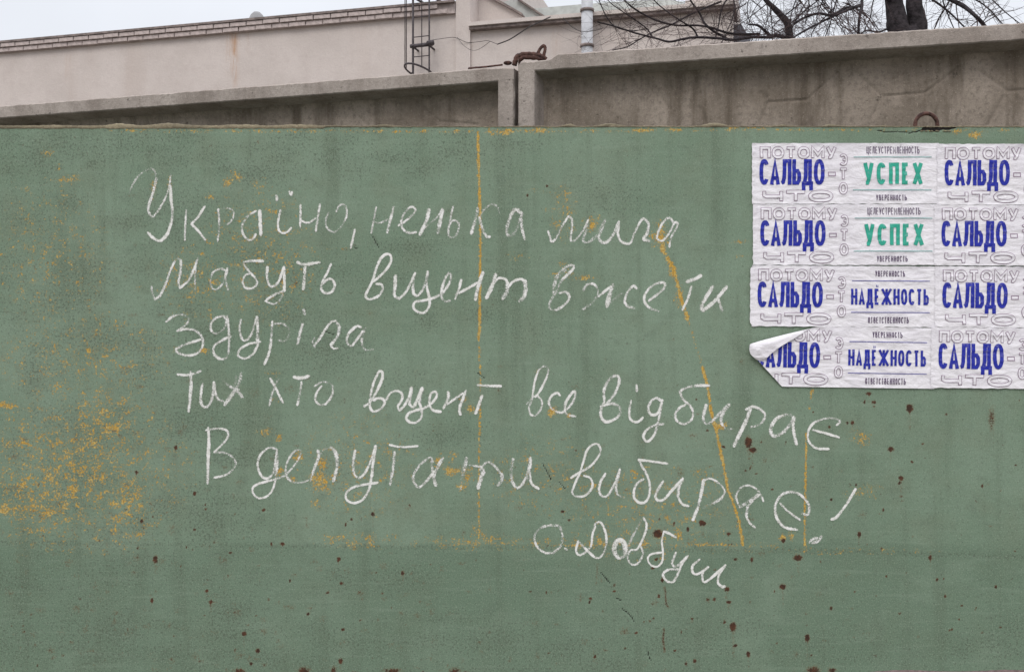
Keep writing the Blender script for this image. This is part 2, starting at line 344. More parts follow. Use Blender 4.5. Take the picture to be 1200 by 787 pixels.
o_ = nv; extra = [(o_ + 3, o_ + 2, o_ + 6, o_ + 7), (o_ + 5, o_ + 4, o_ + 7, o_ + 6), (o_, o_ + 3, o_ + 7, o_ + 4), (o_ + 2, o_ + 1, o_ + 5, o_ + 6)]
VV = np.vstack([V, bx]); QQ = np.vstack([q, np.array(extra)])
me.vertices.add(len(VV)); me.vertices.foreach_set('co', VV.ravel().astype(np.float32))
me.loops.add(QQ.size); me.loops.foreach_set('vertex_index', QQ.ravel().astype(np.int32))
me.polygons.add(len(QQ)); me.polygons.foreach_set('loop_start', np.arange(0, QQ.size, 4, dtype=np.int32))
me.update(calc_edges=True); me.validate()
def put_attr(name, chans):
    a = me.attributes.new(name, 'FLOAT_COLOR', 'POINT'); arr = np.zeros((len(VV), 4), np.float32); arr[:, 3] = 1
    for i, c_ in enumerate(chans): arr[:nv, i] = c_.ravel()
    a.data.foreach_set('color', arr.ravel())
put_attr('wear', (yel, rus, dirt)); put_attr('marks', (crk, low, bare))
me.materials.append(M_green)
wall = link(bpy.data.objects.new('concrete_wall', me))
tag(wall, 'long low concrete wall painted green, covered in white chalk handwriting', 'wall')

# mortar crust along the top edge
def crust():
    bm = bmesh.new(); prev = None
    rnd = random.Random(5); x = -1.9
    while x < 2.1:
        px = x * S + 600
        h = .0012 + .003 * max(0, noise.noise(Vector((x * 9, 0, 0))) + .15) + .0015 * rnd.random()
        if px < 420: h += .003 + .012 * max(0, noise.noise(Vector((x * 6, 4, 0))) - .12)
        for cx_, cw, ch in ((140, 14, .006), (195, 20, .006), (343, 16, .003), (452, 12, .006), (667, 7, .009), (716, 14, .010), (833, 10, .010), (846, 8, .006), (917, 12, .006), (975, 9, .007), (1035, 9, .004)):
            h += ch * math.exp(-((px - cx_) / cw) ** 2)
        ring = []; lip = -.0028 if px < 380 else -.0008
        for (yy_, zz) in ((-.0006, lip * 2), (-.0014, lip), (-.0006, h * .6), (.012, h), (.05, h * .8), (.10, -.002)):
            ring.append(bm.verts.new((x, yy_ + rnd.uniform(-.0008, .0008), ZT + zz + rnd.uniform(-.0007, .0007))))
        if prev:
            for a in range(5): bm.faces.new((prev[a], ring[a], ring[a + 1], prev[a + 1]))
        prev = ring; x += .006
    return bm
crust_o = bm_obj('mortar_crust', crust(), M_mortar, wall, True)

# rebar lifting loop of the green wall
def tube(bm, pts, rad, seg=8, jit=0, cap=True):
    pts = [Vector(p) for p in pts]; n = len(pts)
    rads = rad if isinstance(rad, (list, tuple)) else [rad] * n
    rings = []; up = None
    for i, p in enumerate(pts):
        t = (pts[min(i + 1, n - 1)] - pts[max(i - 1, 0)]).normalized()
        if up is None: up = t.orthogonal().normalized()
        up = (up - t * up.dot(t)); up = up.normalized() if up.length > 1e-6 else t.orthogonal().normalized()
        b = t.cross(up); r = rads[i]
        rings.append([bm.verts.new(p + (up * math.cos(a) + b * math.sin(a)) * r * (1 + random.uniform(-jit, jit))) for a in [2 * math.pi * k / seg for k in range(seg)]])
    for A, B in zip(rings, rings[1:]):
        for k in range(seg): bm.faces.new((A[k], A[(k + 1) % seg], B[(k + 1) % seg], B[k]))
    if cap:
        bm.faces.new(rings[0][::-1]); bm.faces.new(rings[-1])
def spline(pts, n=6):
    pts = [Vector(p) for p in pts]
    if len(pts) < 3:
        return [pts[0].lerp(pts[-1], i / n) for i in range(n + 1)]
    P = [pts[0] * 2 - pts[1]] + pts + [pts[-1] * 2 - pts[-2]]; outp = []
    for i in range(1, len(P) - 2):
        for k in range(n):
            t = k / n; a, b, c, d = P[i - 1], P[i], P[i + 1], P[i + 2]
            outp.append(.5 * ((2 * b) + (-a + c) * t + (2 * a - 5 * b + 4 * c - d) * t * t + (-a + 3 * b - 3 * c + d) * t ** 3))
    outp.append(pts[-1]); return outp
def at(px, py, depth):                # point seen at a photo pixel at a given distance
    return Vector(((px - 600) / F * depth, depth - D, CAMZ + (393.5 - py) / F * depth))
bm = bmesh.new(); dl = D + .06
lp = [at(1072.5, 160, dl)] + [at(1085.5 + 13 * math.cos(a), 146 - 13 * math.sin(a), dl) for a in [math.pi - k * math.pi / 12 for k in range(13)]] + [at(1098.5, 160, dl)]
tube(bm, lp, .0058, 10, .06)
tag(bm_obj('lifting_loop', bm, M_rust, wall, True), 'rusty rebar loop standing on the top edge')
# broken pocket beside the loop : dark jagged hole with crumbled rim
bm = bmesh.new(); rnd = random.Random(2)
for k in range(26):
    px = rnd.uniform(1078, 1116); py = rnd.choice((148.2, 148.6, 153.8)) + rnd.uniform(-.5, .5)
    c0 = Vector((wx(px), -.001, wz(py))); bmesh.ops.create_icosphere(bm, subdivisions=1, radius=rnd.uniform(.0012, .003), matrix=Matrix.Translation(c0) @ Matrix.Diagonal((1.6, .6, .7, 1)))
tag(bm_obj('broken_rim', bm, M_mortar, wall, True), kind='stuff')

# ------------------------------------------------------------------ chalk handwriting
TH_ = 7.0
CH = {}
def crop(ox, oy, s): return lambda pts: [(ox + x / s, oy + y / s) for x, y in pts]
A_ = crop(140, 180, 5.4545); B_ = crop(340, 200, 4.2857); C_ = crop(600, 220, 4.615); D_ = crop(160, 290, 4.615); E_ = crop(400, 280, 5.0)
F_ = crop(190, 410, 5.4545); G_ = crop(420, 420, 6.667); H_ = crop(600, 420, 6.0); I_ = crop(740, 430, 4.2857); J_ = crop(220, 490, 5.4545)
K_ = crop(400, 490, 4.8); L_ = crop(650, 500, 6.056); M_ = crop(800, 540, 5.4545); N_ = crop(610, 590, 4.615); Q_ = crop(340, 370, 10.0)
WORDS = [
('Україно,', [
 (A_,3.8,.62,[(65,245),(90,190),(130,135),(190,98),(225,112),(237,160)]),(A_,5.2,.7,[(237,160),(218,240),(197,300),(185,350),(198,395),(218,402)]),
 (A_,4,.7,[(218,402),(260,345),(300,270),(322,200),(328,135)]),(A_,4.8,.9,[(325,200),(330,290),(340,380),(328,450),(305,515),(265,555),(225,545),(183,505)]),
 (A_,3.6,.8,[(427,362),(422,450),(418,552)]),(A_,4,.8,[(545,335),(500,410),(460,448)]),(A_,4,.9,[(460,448),(500,490),(550,550)]),
 (A_,4,.8,[(632,355),(638,430),(635,500),(628,558)]),(A_,3.6,.6,[(632,362),(680,350),(725,362),(730,400),(712,435),(690,452)]),
 (A_,4.4,.8,[(872,368),(820,400),(785,460),(790,510),(820,548),(850,548),(872,515)]),(A_,6,.8,[(897,365),(900,430),(905,520)]),
 (A_,5.5,.9,[(1004,270),(1008,298)]),(A_,4.5,.9,[(1086,243),(1098,262),(1104,246)]),(A_,3.8,.8,[(1030,362),(1015,430),(1018,485),(1045,508),(1080,495),(1098,475)]),
 (B_,3.8,.8,[(53,172),(52,230),(50,292)]),(B_,3.6,.8,[(52,250),(90,262),(128,240)]),(B_,4,.8,[(150,170),(140,230),(130,302)]),
 (B_,3.8,.65,[(232,205),(245,178),(270,170),(285,200),(278,245),(250,290),(215,308),(185,285),(180,245),(195,210)]),(B_,3.8,.8,[(325,295),(315,345),(305,388)])]),
('ненька', [
 (B_,4,.6,[(432,185),(420,250),(408,312)]),(B_,3.6,.6,[(415,255),(450,262),(490,245)]),(B_,5,.75,[(520,182),(505,240),(488,310)]),
 (B_,4.2,.8,[(545,275),(590,245),(628,205),(615,182),(585,200),(560,245),(565,290),(595,312),(632,310)]),
 (B_,6,.75,[(698,195),(685,250),(652,320)]),(B_,4,.6,[(672,290),(705,262),(745,225),(765,195)]),(B_,6.2,.8,[(765,195),(755,250),(742,310)]),
 (B_,4.2,.75,[(818,180),(805,240),(795,300),(800,330),(825,332),(845,300),(845,262),(820,250),(800,270)]),
 (B_,6,.8,[(942,190),(930,250),(910,315)]),(B_,4,.5,[(955,230),(975,195),(1010,170),(1040,180),(1050,212)]),(B_,5,.8,[(950,235),(965,290),(985,328),(1002,332)]),
 (B_,6,.65,[(1165,215),(1130,195),(1105,235),(1088,290),(1095,325),(1125,315),(1150,260),(1165,220)]),(B_,5,.6,[(1162,215),(1163,280),(1178,345)])]),
('мила', [
 (C_,4,.8,[(195,235),(205,265),(215,292),(240,270),(270,210),(305,155)]),(C_,4,.8,[(305,155),(325,175),(322,230),(318,285),(345,280),(385,230),(412,175)]),
 (C_,5.5,.6,[(412,175),(400,230),(385,285),(410,295),(450,265),(480,215),(503,175)]),(C_,5.5,.75,[(500,180),(485,225),(468,270),(490,295),(520,288),(555,240),(578,185)]),
 (C_,4.4,.8,[(578,200),(572,245),(585,285),(612,300),(640,298),(660,250),(690,190),(712,168),(738,195),(735,240)]),(C_,5,.85,[(738,215),(728,250),(712,278),(742,288)]),
 (C_,4,.8,[(875,190),(850,162),(815,190),(790,240),(785,275),(815,285),(850,245),(880,190),(897,195),(885,225),(860,270),(850,320)])]),
('Мабуть', [
 (D_,4,.6,[(82,210),(85,245),(100,280)]),(D_,4,.75,[(100,280),(130,255),(160,190),(190,110),(220,60),(240,70)]),(D_,4.6,.85,[(240,70),(238,130),(228,190),(235,218)]),
 (D_,4,.85,[(235,218),(280,180),(310,120),(332,55)]),(D_,3.6,.6,[(330,60),(318,140),(318,228)]),
 (D_,4,.6,[(485,125),(455,115),(415,135),(400,180),(408,215),(435,225),(470,190),(492,130)]),(D_,4,.7,[(492,112),(482,165),(495,228)]),
 (D_,4.6,.8,[(685,74),(630,72),(580,80)]),(D_,4,.8,[(580,80),(590,105),(620,140),(652,180),(642,210),(610,222),(582,210),(575,180),(590,150),(615,140)]),
 (D_,4.6,.8,[(708,105),(705,150),(715,195),(738,210),(770,180),(798,105)]),(D_,4.6,.8,[(798,105),(800,170),(800,235)]),(D_,3.8,.6,[(800,235),(775,285),(740,305),(698,290)]),(D_,4.5,.7,[(698,290),(730,265),(790,235)]),
 (D_,5,.9,[(870,80),(905,92),(990,80)]),(D_,5.5,.85,[(912,95),(908,160),(902,225)]),
 (D_,4.5,.85,[(1052,90),(1030,140),(1005,190),(1000,225),(1020,245),(1055,240),(1072,205),(1060,175),(1035,172),(1008,195)])]),
('вщент', [
 (E_,4.2,.9,[(205,262),(235,268),(242,295),(215,335),(165,352),(142,335),(155,300),(185,240),(205,170),(235,110),(270,88),(292,105),(283,150),(240,205),(190,248)]),
 (E_,5.5,.85,[(318,215),(315,270),(312,330),(340,350)]),(E_,4.2,.9,[(340,350),(385,300),(432,200)]),(E_,4.8,.85,[(432,200),(420,270),(425,320),(450,328),(485,280),(507,195)]),
 (E_,4.2,.9,[(507,190),(500,270),(515,340),(515,390),(490,428),(455,430),(425,405),(430,370),(480,360),(540,345),(590,320)]),
 (E_,4.6,.85,[(590,320),(630,265),(643,215),(628,202),(605,240),(588,300),(590,345),(610,365),(635,362)]),
 (E_,4.4,.8,[(702,240),(690,290),(668,350)]),(E_,4.2,.9,[(668,325),(730,295),(800,255)]),(E_,5.5,.9,[(830,195),(805,270),(785,355)]),
 (E_,6.5,.8,[(905,205),(885,270),(850,345)]),(E_,4,.8,[(895,260),(920,230),(960,235),(975,260)]),(E_,7,.8,[(975,260),(968,310),(945,350)]),
 (E_,4,.8,[(960,310),(1000,255),(1045,235),(1075,245)]),(E_,7.2,.8,[(1075,245),(1080,290),(1070,335),(1045,362)])]),
('вже', [
 (C_,4.6,.7,[(225,580),(225,530),(245,470),(290,430),(325,418),(332,435),(300,470),(262,510),(235,570),(205,620),(205,650),(235,660),(280,635),(310,595),(295,565),(258,568)]),
 (C_,5,.5,[(230,530),(250,480),(290,445)]),
 (C_,4.2,.6,[(385,555),(405,525),(440,520),(465,550),(460,590)]),(C_,6,.6,[(460,590),(430,625),(385,655)]),(C_,4.4,.75,[(465,590),(500,560),(545,525)]),(C_,7,.7,[(545,525),(528,580),(512,640)]),
 (C_,6,.65,[(512,640),(545,610),(590,575)]),(C_,4.6,.75,[(675,545),(655,530),(625,565),(610,610),(625,640),(660,650)]),
 (C_,4.4,.8,[(740,610),(780,580),(820,545),(825,515),(790,515),(745,540),(715,590),(725,630),(755,655),(792,665)]),(C_,5,.5,[(745,600),(790,570),(815,540)])]),
('ти', [
 (C_,5.5,1,[(945,508),(985,495),(1022,475)]),(C_,4.4,.9,[(970,535),(950,600),(922,660)]),
 (C_,6.5,.7,[(1085,535),(1050,590),(1025,640),(1035,665)]),(C_,6,.75,[(1030,665),(1065,640),(1115,590),(1160,535)]),(C_,4.8,.8,[(1115,600),(1122,625),(1137,668)])]),
('здуріла', [
 (D_,4.2,.7,[(160,402),(200,370),(245,362),(280,380),(270,415),(220,450)]),(D_,4.2,.8,[(220,450),(270,440),(320,450),(355,485),(355,540),(320,575),(265,582),(220,565),(215,545)]),(D_,4.6,.75,[(215,548),(260,525),(345,498)]),
 (D_,4.4,.75,[(482,385),(470,370),(430,380),(405,410),(402,440),(420,462),(450,460),(480,425),(490,370)]),(D_,4.4,.8,[(490,370),(500,450),(500,540),(490,590),(455,602),(420,575),(420,535),(455,505),(510,480)]),
 (D_,4.4,.7,[(565,390),(558,440),(570,490),(595,500),(625,460),(652,375)]),(D_,5.5,.8,[(652,375),(655,450),(655,530)]),(D_,4.2,.8,[(655,530),(630,575),(590,598),(550,585),(560,550),(610,520),(670,510)]),
 (D_,4.6,.75,[(735,400),(730,470),(720,560),(692,630)]),(D_,4.2,.6,[(735,412),(790,412),(825,440),(825,475),(800,505),(770,500)]),
 (D_,6,.8,[(905,338),(909,358)]),(D_,5,.75,[(900,410),(885,460),(870,520)]),
 (Q_,4,.6,[(285,260),(265,300),(290,370)]),(Q_,4.6,.75,[(290,340),(350,260),(420,150),(480,75),(530,60)]),(Q_,5.6,.75,[(530,60),(575,120),(565,220),(510,300),(480,340)]),(Q_,3.6,.9,[(480,350),(510,380),(560,380)]),
 (Q_,4.4,.8,[(830,130),(780,120),(730,160),(680,220),(665,300),(690,340),(730,345),(780,280),(850,180)]),(Q_,6.5,.6,[(880,150),(850,220),(840,280)]),(Q_,4,.9,[(835,270),(850,350),(890,400),(970,395)])]),
('Тих', [
 (F_,4.6,.8,[(100,155),(150,160),(205,150),(245,135)]),(F_,5.2,.85,[(182,140),(185,230),(178,320),(170,390)]),
 (F_,4.6,.75,[(258,215),(248,280),(250,340),(275,365),(305,345),(325,280),(332,205)]),(F_,6,.6,[(315,320),(328,270),(335,215)]),(F_,4.6,.7,[(332,205),(340,270),(360,315),(390,325)]),
 (F_,4.8,.75,[(392,200),(440,235),(490,270),(515,300)]),(F_,6.5,.7,[(505,150),(490,220),(450,280),(400,348)]),(F_,5,.5,[(475,165),(462,240),(455,270)]),(F_,6,.6,[(480,240),(505,300)])]),
('хто', [
 (F_,4.4,.95,[(692,182),(730,250),(772,335)]),(F_,4.4,.6,[(742,188),(710,260),(685,355)]),(F_,5,1,[(842,172),(890,178),(940,165)]),(F_,4.6,.9,[(890,205),(882,270),(865,350)]),
 (F_,4,.75,[(1020,230),(990,270),(980,320),(1010,348),(1050,340),(1085,290),(1090,235),(1060,208),(1020,205),(975,230)])]),
('вщент', [
 (G_,4.4,.9,[(45,372),(85,345),(140,260),(182,170),(188,110),(165,100),(130,160),(105,240),(90,330),(95,390),(125,412),(175,390),(205,345),(190,315),(150,310),(120,325)]),
 (G_,4,.9,[(218,322),(250,270),(300,250),(340,275),(340,320),(310,370),(320,405)]),(G_,4.4,.9,[(320,405),(360,365),(395,300),(415,225)]),(G_,5,.9,[(415,225),(405,300),(400,350),(430,375),(465,310),(500,230)]),
 (G_,6,.85,[(500,230),(480,300),(475,350)]),(G_,4.2,.9,[(478,350),(495,410),(490,460),(455,495),(410,498),(375,470),(390,430),(440,405),(510,388)]),
 (G_,4.2,.9,[(510,388),(570,350),(610,300),(608,262),(575,265),(555,310),(560,370),(590,405),(645,415)]),
 (G_,5,.8,[(702,262),(700,310),(665,385)]),(G_,4.4,.8,[(665,380),(700,350),(760,310),(815,270)]),(G_,5.2,.9,[(840,250),(810,330),(790,390),(798,435)]),
 (G_,4,1,[(932,205),(1010,212),(1115,215)]),(G_,5,.95,[(965,290),(945,350),(915,428)])]),
('все', [
 (H_,3.6,.8,[(105,318),(150,268),(180,262),(210,300),(205,350),(165,398),(130,390),(120,340),(140,290),(150,220),(165,140),(190,80),(230,52),(255,80),(240,140),(200,220),(165,270)]),
 (H_,4,.85,[(338,258),(315,240),(275,265),(258,310),(280,350),(320,375),(350,380)]),(H_,4.4,.85,[(350,380),(380,360),(430,300),(445,240),(430,235),(400,270),(375,320),(375,370),(400,395),(445,405)])]),
('відбирає', [
 (H_,5,.75,[(670,310),(720,250),(750,180),(748,125),(710,125),(670,165),(645,230),(650,300),(630,340),(625,400),(650,440),(700,435),(750,400),(760,350),(725,320),(680,318),(625,335)]),
 (H_,4,.9,[(875,185),(878,228)]),(H_,3.8,.95,[(838,295),(825,360),(830,420),(865,445),(900,435),(920,412)]),
 (I_,4.4,.85,[(150,170),(125,155),(95,175),(85,215),(105,240),(135,225),(155,165)]),(I_,4.4,.85,[(155,165),(145,220),(130,290),(110,345),(80,372),(60,350),(75,315),(120,290),(160,285)]),
 (I_,4.6,.75,[(390,92),(330,92),(270,105),(242,122)]),(I_,4.4,.85,[(242,122),(258,160),(290,190),(308,225),(300,265),(265,285),(230,270),(220,235),(240,205),(270,188)]),
 (I_,5.4,.75,[(375,190),(360,250),(370,280),(400,275),(440,235),(490,185)]),(I_,6,.7,[(490,190),(450,250),(455,290)]),(I_,4.4,.7,[(450,280),(470,305),(505,312)]),
 (I_,6.5,.8,[(598,205),(575,270),(545,330),(515,395)]),(I_,4.6,.75,[(575,212),(610,198),(650,215),(670,245),(645,285),(600,300)]),
 (I_,6,.7,[(815,250),(790,238),(740,250),(705,290),(700,330),(725,345),(770,320),(810,265)]),(I_,5.4,.75,[(815,250),(812,310),(828,388)]),
 (I_,4,.9,[(1030,290),(1047,275),(1025,258),(970,258),(915,280),(888,320),(890,370),(925,405),(990,410)]),(I_,3.8,.95,[(910,315),(970,330),(1042,352)])]),
('В', [
 (J_,3.8,.8,[(118,75),(180,65),(240,72),(260,100),(240,145),(170,215)]),(J_,4.8,.95,[(132,60),(135,150),(130,280),(128,415)]),(J_,4,.8,[(170,215),(240,220),(290,250),(308,290),(285,330),(240,362),(170,378)])]),
('депутати', [
 (J_,4.2,.75,[(572,200),(530,185),(480,215),(450,265),(450,320),(475,370),(510,382),(545,350),(560,280),(572,200)]),(J_,5.4,.6,[(568,200),(572,290),(562,370)]),(J_,3.8,.8,[(565,380),(540,460),(500,500),(455,508),(420,480),(418,440),(460,415),(530,395),(600,375),(630,360)]),
 (J_,4,.7,[(630,360),(700,275),(722,215),(700,200),(660,235),(630,300),(630,360),(660,400),(720,410),(770,395)]),
 (J_,5.5,.6,[(832,205),(838,240),(810,320),(785,395)]),(J_,4,.6,[(840,240),(870,200),(915,185)]),(J_,6,.65,[(915,185),(945,215),(955,290),(945,350),(930,400)]),
 (K_,4.6,.7,[(78,180),(68,240),(70,300),(95,332),(130,310),(165,240),(192,155)]),(K_,5.4,.85,[(192,155),(180,240),(170,330)]),(K_,4,.9,[(170,330),(155,400),(120,455),(70,475),(30,455),(30,415),(70,385),(130,372),(205,360)]),(K_,5,.55,[(60,390),(110,372),(160,368)]),
 (K_,3.6,1,[(272,148),(330,160),(395,158),(430,155)]),(K_,5.5,.7,[(300,190),(292,270),(275,372)]),
 (K_,5.2,.7,[(515,240),(495,220),(440,265),(405,325),(412,365),(440,385),(480,350),(520,300)]),(K_,4.4,.6,[(505,225),(515,310),(530,370)]),(K_,6.5,.7,[(570,225),(545,270),(520,325),(532,375)]),
 (K_,7.5,.4,[(705,225),(690,290),(668,395)]),(K_,4,.8,[(720,262),(780,270),(800,290)]),(K_,7.5,.75,[(800,290),(785,340),(770,390)]),(K_,4.2,.75,[(780,290),(820,245),(860,265),(900,315)]),(K_,7,.6,[(900,310),(902,345),(880,372)]),
 (K_,7,.6,[(965,230),(955,290),(960,350)]),(K_,5.4,.8,[(958,350),(990,390),(1030,350),(1060,270),(1065,220)]),(K_,8.5,.45,[(1062,225),(1055,290),(1040,345)]),(K_,4.4,.8,[(1060,300),(1070,365),(1110,395)])]),
('вибирає', [
 (L_,3.8,.95,[(115,360),(180,320),(250,280),(300,225),(325,170),(310,125),(270,125),(230,165),(205,240),(180,320),(145,400),(125,460),(150,490),(205,490),(250,455),(270,405),(250,360),(208,345)]),
 (L_,4.4,.85,[(360,330),(325,390),(315,450),(335,490),(370,490),(405,440),(440,370),(462,300)]),(L_,4.8,.75,[(462,300),(445,370),(435,430),(450,480),(490,500)]),
 (L_,3.8,1,[(800,260),(700,245),(595,232)]),(L_,4.2,.85,[(595,232),(620,280),(655,340),(675,410),(670,480),(645,530),(600,535),(565,500),(565,440),(590,395),(630,370)]),
 (L_,4.4,.95,[(770,385),(735,440),(715,490),(735,520),(780,510),(830,450),(910,365)]),(L_,5.6,.75,[(910,365),(880,430),(875,500)]),(L_,4,.9,[(875,495),(905,545),(950,560)]),
 (M_,5.4,.85,[(135,120),(120,200),(100,280),(65,375)]),(M_,4,.85,[(135,120),(180,112),(235,145),(268,190),(250,235)]),(M_,6,.6,[(250,235),(200,265),(135,295)]),
 (M_,4,.75,[(515,255),(490,200),(450,165),(400,155),(360,180),(340,230),(365,295)]),(M_,7,.7,[(365,290),(420,260),(485,215)]),(M_,5.6,.7,[(455,235),(415,290),(405,345)]),(M_,4.2,.85,[(405,340),(425,390),(462,422)]),
 (M_,4.6,.8,[(765,335),(800,340),(808,290),(775,235),(720,200),(660,200),(610,240),(590,300),(605,370),(650,420),(730,438)]),(M_,3.8,.95,[(622,270),(680,325),(750,375)])]),
('!', [(M_,4.4,1,[(1105,178),(1050,270),(985,355),(950,372)]),(M_,5,.7,[(812,520),(830,498),(860,488)]),(M_,6,.7,[(830,522),(862,510),(885,482)])]),
('О.', [(N_,5.5,.5,[(165,115),(210,120),(228,150)]),(N_,4.2,.7,[(165,112),(110,130),(75,175),(90,230),(130,262),(180,265)]),(N_,4.8,.6,[(180,262),(215,230),(228,175),(215,130)]),(N_,4,.9,[(240,238),(250,246)])]),
('Довбуш', [
 (N_,4,.7,[(385,180),(400,115),(430,98),(455,140),(465,200),(450,265),(415,292),(370,260),(312,200)]),(N_,3.6,.9,[(312,200),(300,250),(315,275),(345,265),(380,230),(388,170),(405,120)]),
 (N_,5.5,.8,[(537+34*math.cos(a),242+50*math.sin(a)) for a in [k*.5 for k in range(14)]]),(N_,5,.8,[(537+24*math.cos(a),245+42*math.sin(a)) for a in [1+k*.5 for k in range(14)]]),
 (N_,4.8,.5,[(570,280),(600,190),(640,110),(665,75)]),(N_,3.8,.8,[(665,75),(682,115),(665,180),(630,245),(595,250),(580,290),(600,325),(635,320),(662,270),(650,230)]),
 (N_,3.2,.85,[(775,148),(765,200),(770,260),(765,310),(740,338),(705,330),(688,295),(710,270),(765,262)]),(N_,4.2,.9,[(775,148),(805,160),(840,180)]),
 (N_,4,.9,[(840,262),(820,320),(845,335),(905,280)]),(N_,4,.9,[(900,285),(870,330),(850,380),(825,420),(790,415),(770,380),(800,355),(855,352)]),
 (N_,4,.95,[(968,300),(930,335),(935,375),(965,375),(1015,340)]),(N_,4,.9,[(1015,340),(985,370),(990,420),(1030,400),(1108,330)]),(N_,4,.9,[(1108,330),(1075,380),(1068,425),(1085,445)]),(N_,5,1,[(1088,448),(1104,446)])]),
]
def chalk_word(word, strokes, k0):
    verts, faces, cols = [], [], []; rnd = random.Random(k0 * 17 + 3)
    allp = [p for (cf, w_, d_, pts) in strokes for p in cf(pts)]
    cx = sum(p[0] for p in allp) / len(allp); cy = sum(p[1] for p in allp) / len(allp)
    for si, (cf, w_, d_, pts) in enumerate(strokes):
        P = [Vector((x, y, 0)) for x, y in cf(pts)]
        if len(P) == 2: sp_ = [P[0].lerp(P[1], i / 8) for i in range(9)]
        else: sp_ = spline(P, 7)
        d0 = (sp_[0] - sp_[1]).normalized(); d1 = (sp_[-1] - sp_[-2]).normalized()
        sp_ = [sp_[0] + d0 * w_ * .25] + sp_ + [sp_[-1] + d1 * w_ * .25]
        n = len(sp_); base = len(verts)
        for i, p in enumerate(sp_):
            t = (sp_[min(i + 1, n - 1)] - sp_[max(i - 1, 0)]).normalized(); nrm = Vector((-t.y, t.x, 0))
            hw = w_ * .5 * (1 + .16 * noise.noise(Vector((p.x * .12, p.y * .12, si)))) * .92
            if i == 0 or i == n - 1: hw *= .45
            elif i == 1 or i == n - 2: hw *= .9
            dd = d_ + .42 * noise.noise(Vector((p.x * .05, p.y * .05, si + 9.)))
            off = -.0006 - si * .00003 - .00022 * i / n
            for j in (-1, -.5, 0, .5, 1):
                q_ = p + nrm * hw * j
                verts.append(((q_.x - cx) / S, off - abs(j) * -0.00001, -(q_.y - cy) / S)); cols.append((abs(j), dd, 0, 1))
        for i in range(n - 1):
            for j in range(4):
                a = base + i * 5 + j; faces.append((a, a + 1, a + 6, a + 5))
    o = mesh_obj('chalk_word', verts, faces, M_chalk, wall, loc=(wx(cx), 0, wz(cy)))
    at_ = o.data.attributes.new('chalk', 'FLOAT_COLOR', 'POINT'); at_.data.foreach_set('color', [c for v in cols for c in v])
    o['label'] = 'chalk handwriting reading "%s"' % word
for i, (wd, st) in enumerate(WORDS): chalk_word(wd, st, i)

# ------------------------------------------------------------------ pasted paper strips
PW, PH = 219.0, 71.0
def super_pts(a0, a1, n=26, e=2.25):
    r = []
    for i in range(n + 1):
        a = R(a0 + (a1 - a0) * i / n); c, s_ = math.cos(a), math.sin(a)
        r.append((.5 + .5 * math.copysign(abs(c) ** (2 / e), c), .5 + .5 * math.copysign(abs(s_) ** (2 / e), s_)))
    return r
GL = {'В': [[(0, 0), (0, 1), (.7, 1), (.86, .9), (.86, .62), (.7, .53), (.06, .53)], [(.6, .53), (.9, .47), (1, .4), (1, .12), (.85, 0), (0, 0)]],
 'Р': [[(0, -.08), (0, 1), (.8, 1), (1, .88), (1, .58), (.8, .46), (.06, .46)]], 'М': [[(0, -.08), (0, 1), (.5, .3), (1, 1), (1, -.08)]],
 'Ц': [[(0, 1.08), (0, 0), (.84, 0), (.84, 1.08)], [(.84, 0), (1.06, 0), (1.06, -.25)]], 'Э': [super_pts(142, -142)[:], [(.4, .5), (.94, .5)]],
 'Ч': [[(0, 1.08), (0, .6), (.12, .45), (1, .45)], [(1, 1.08), (1, -.08)]],
 'С': [super_pts(38, 322)], 'О': [super_pts(90, 450)], 'А': [[(0, -.08), (.5, 1), (1, -.08)], [(.2, .22), (.8, .22)]],
 'Л': [[(-.16, 0), (.06, .03), (.2, .22), (.26, .6), (.28, 1), (1, 1), (1, -.08)]], 'Ь': [[(0, 1.08), (0, 0), (.7, 0), (1, .12), (1, .42), (.7, .55), (.1, .55)]],
 'Д': [[(0, -.34), (0, -.02), (1, -.02), (1, -.34)], [(.12, 0), (.26, .3), (.28, 1), (.84, 1), (.84, 0)]], 'У': [[(0, 1.08), (.5, .28)], [(1, 1.08), (.5, .1), (.35, -.02), (.12, -.02)]],
 'П': [[(0, -.08), (0, 1), (1, 1), (1, -.08)]], 'Е': [[(1, 1), (0, 1), (0, 0), (1, 0)], [(.1, .5), (.85, .5)]], 'Ё': [[(1, 1), (0, 1), (0, 0), (1, 0)], [(.1, .5), (.85, .5)], [(.12, 1.28), (.36, 1.28)], [(.64, 1.28), (.88, 1.28)]],
 'Х': [[(0, -.08), (1, 1.08)], [(0, 1.08), (1, -.08)]], 'Н': [[(0, -.08), (0, 1.08)], [(1, -.08), (1, 1.08)], [(0, .5), (1, .5)]], 'Т': [[(-.05, 1), (1.05, 1)], [(.5, 1), (.5, -.08)]],
 'Ж': [[(.5, -.08), (.5, 1.08)], [(0, 1.08), (.46, .5), (0, -.08)], [(1, 1.08), (.54, .5), (1, -.08)]]}
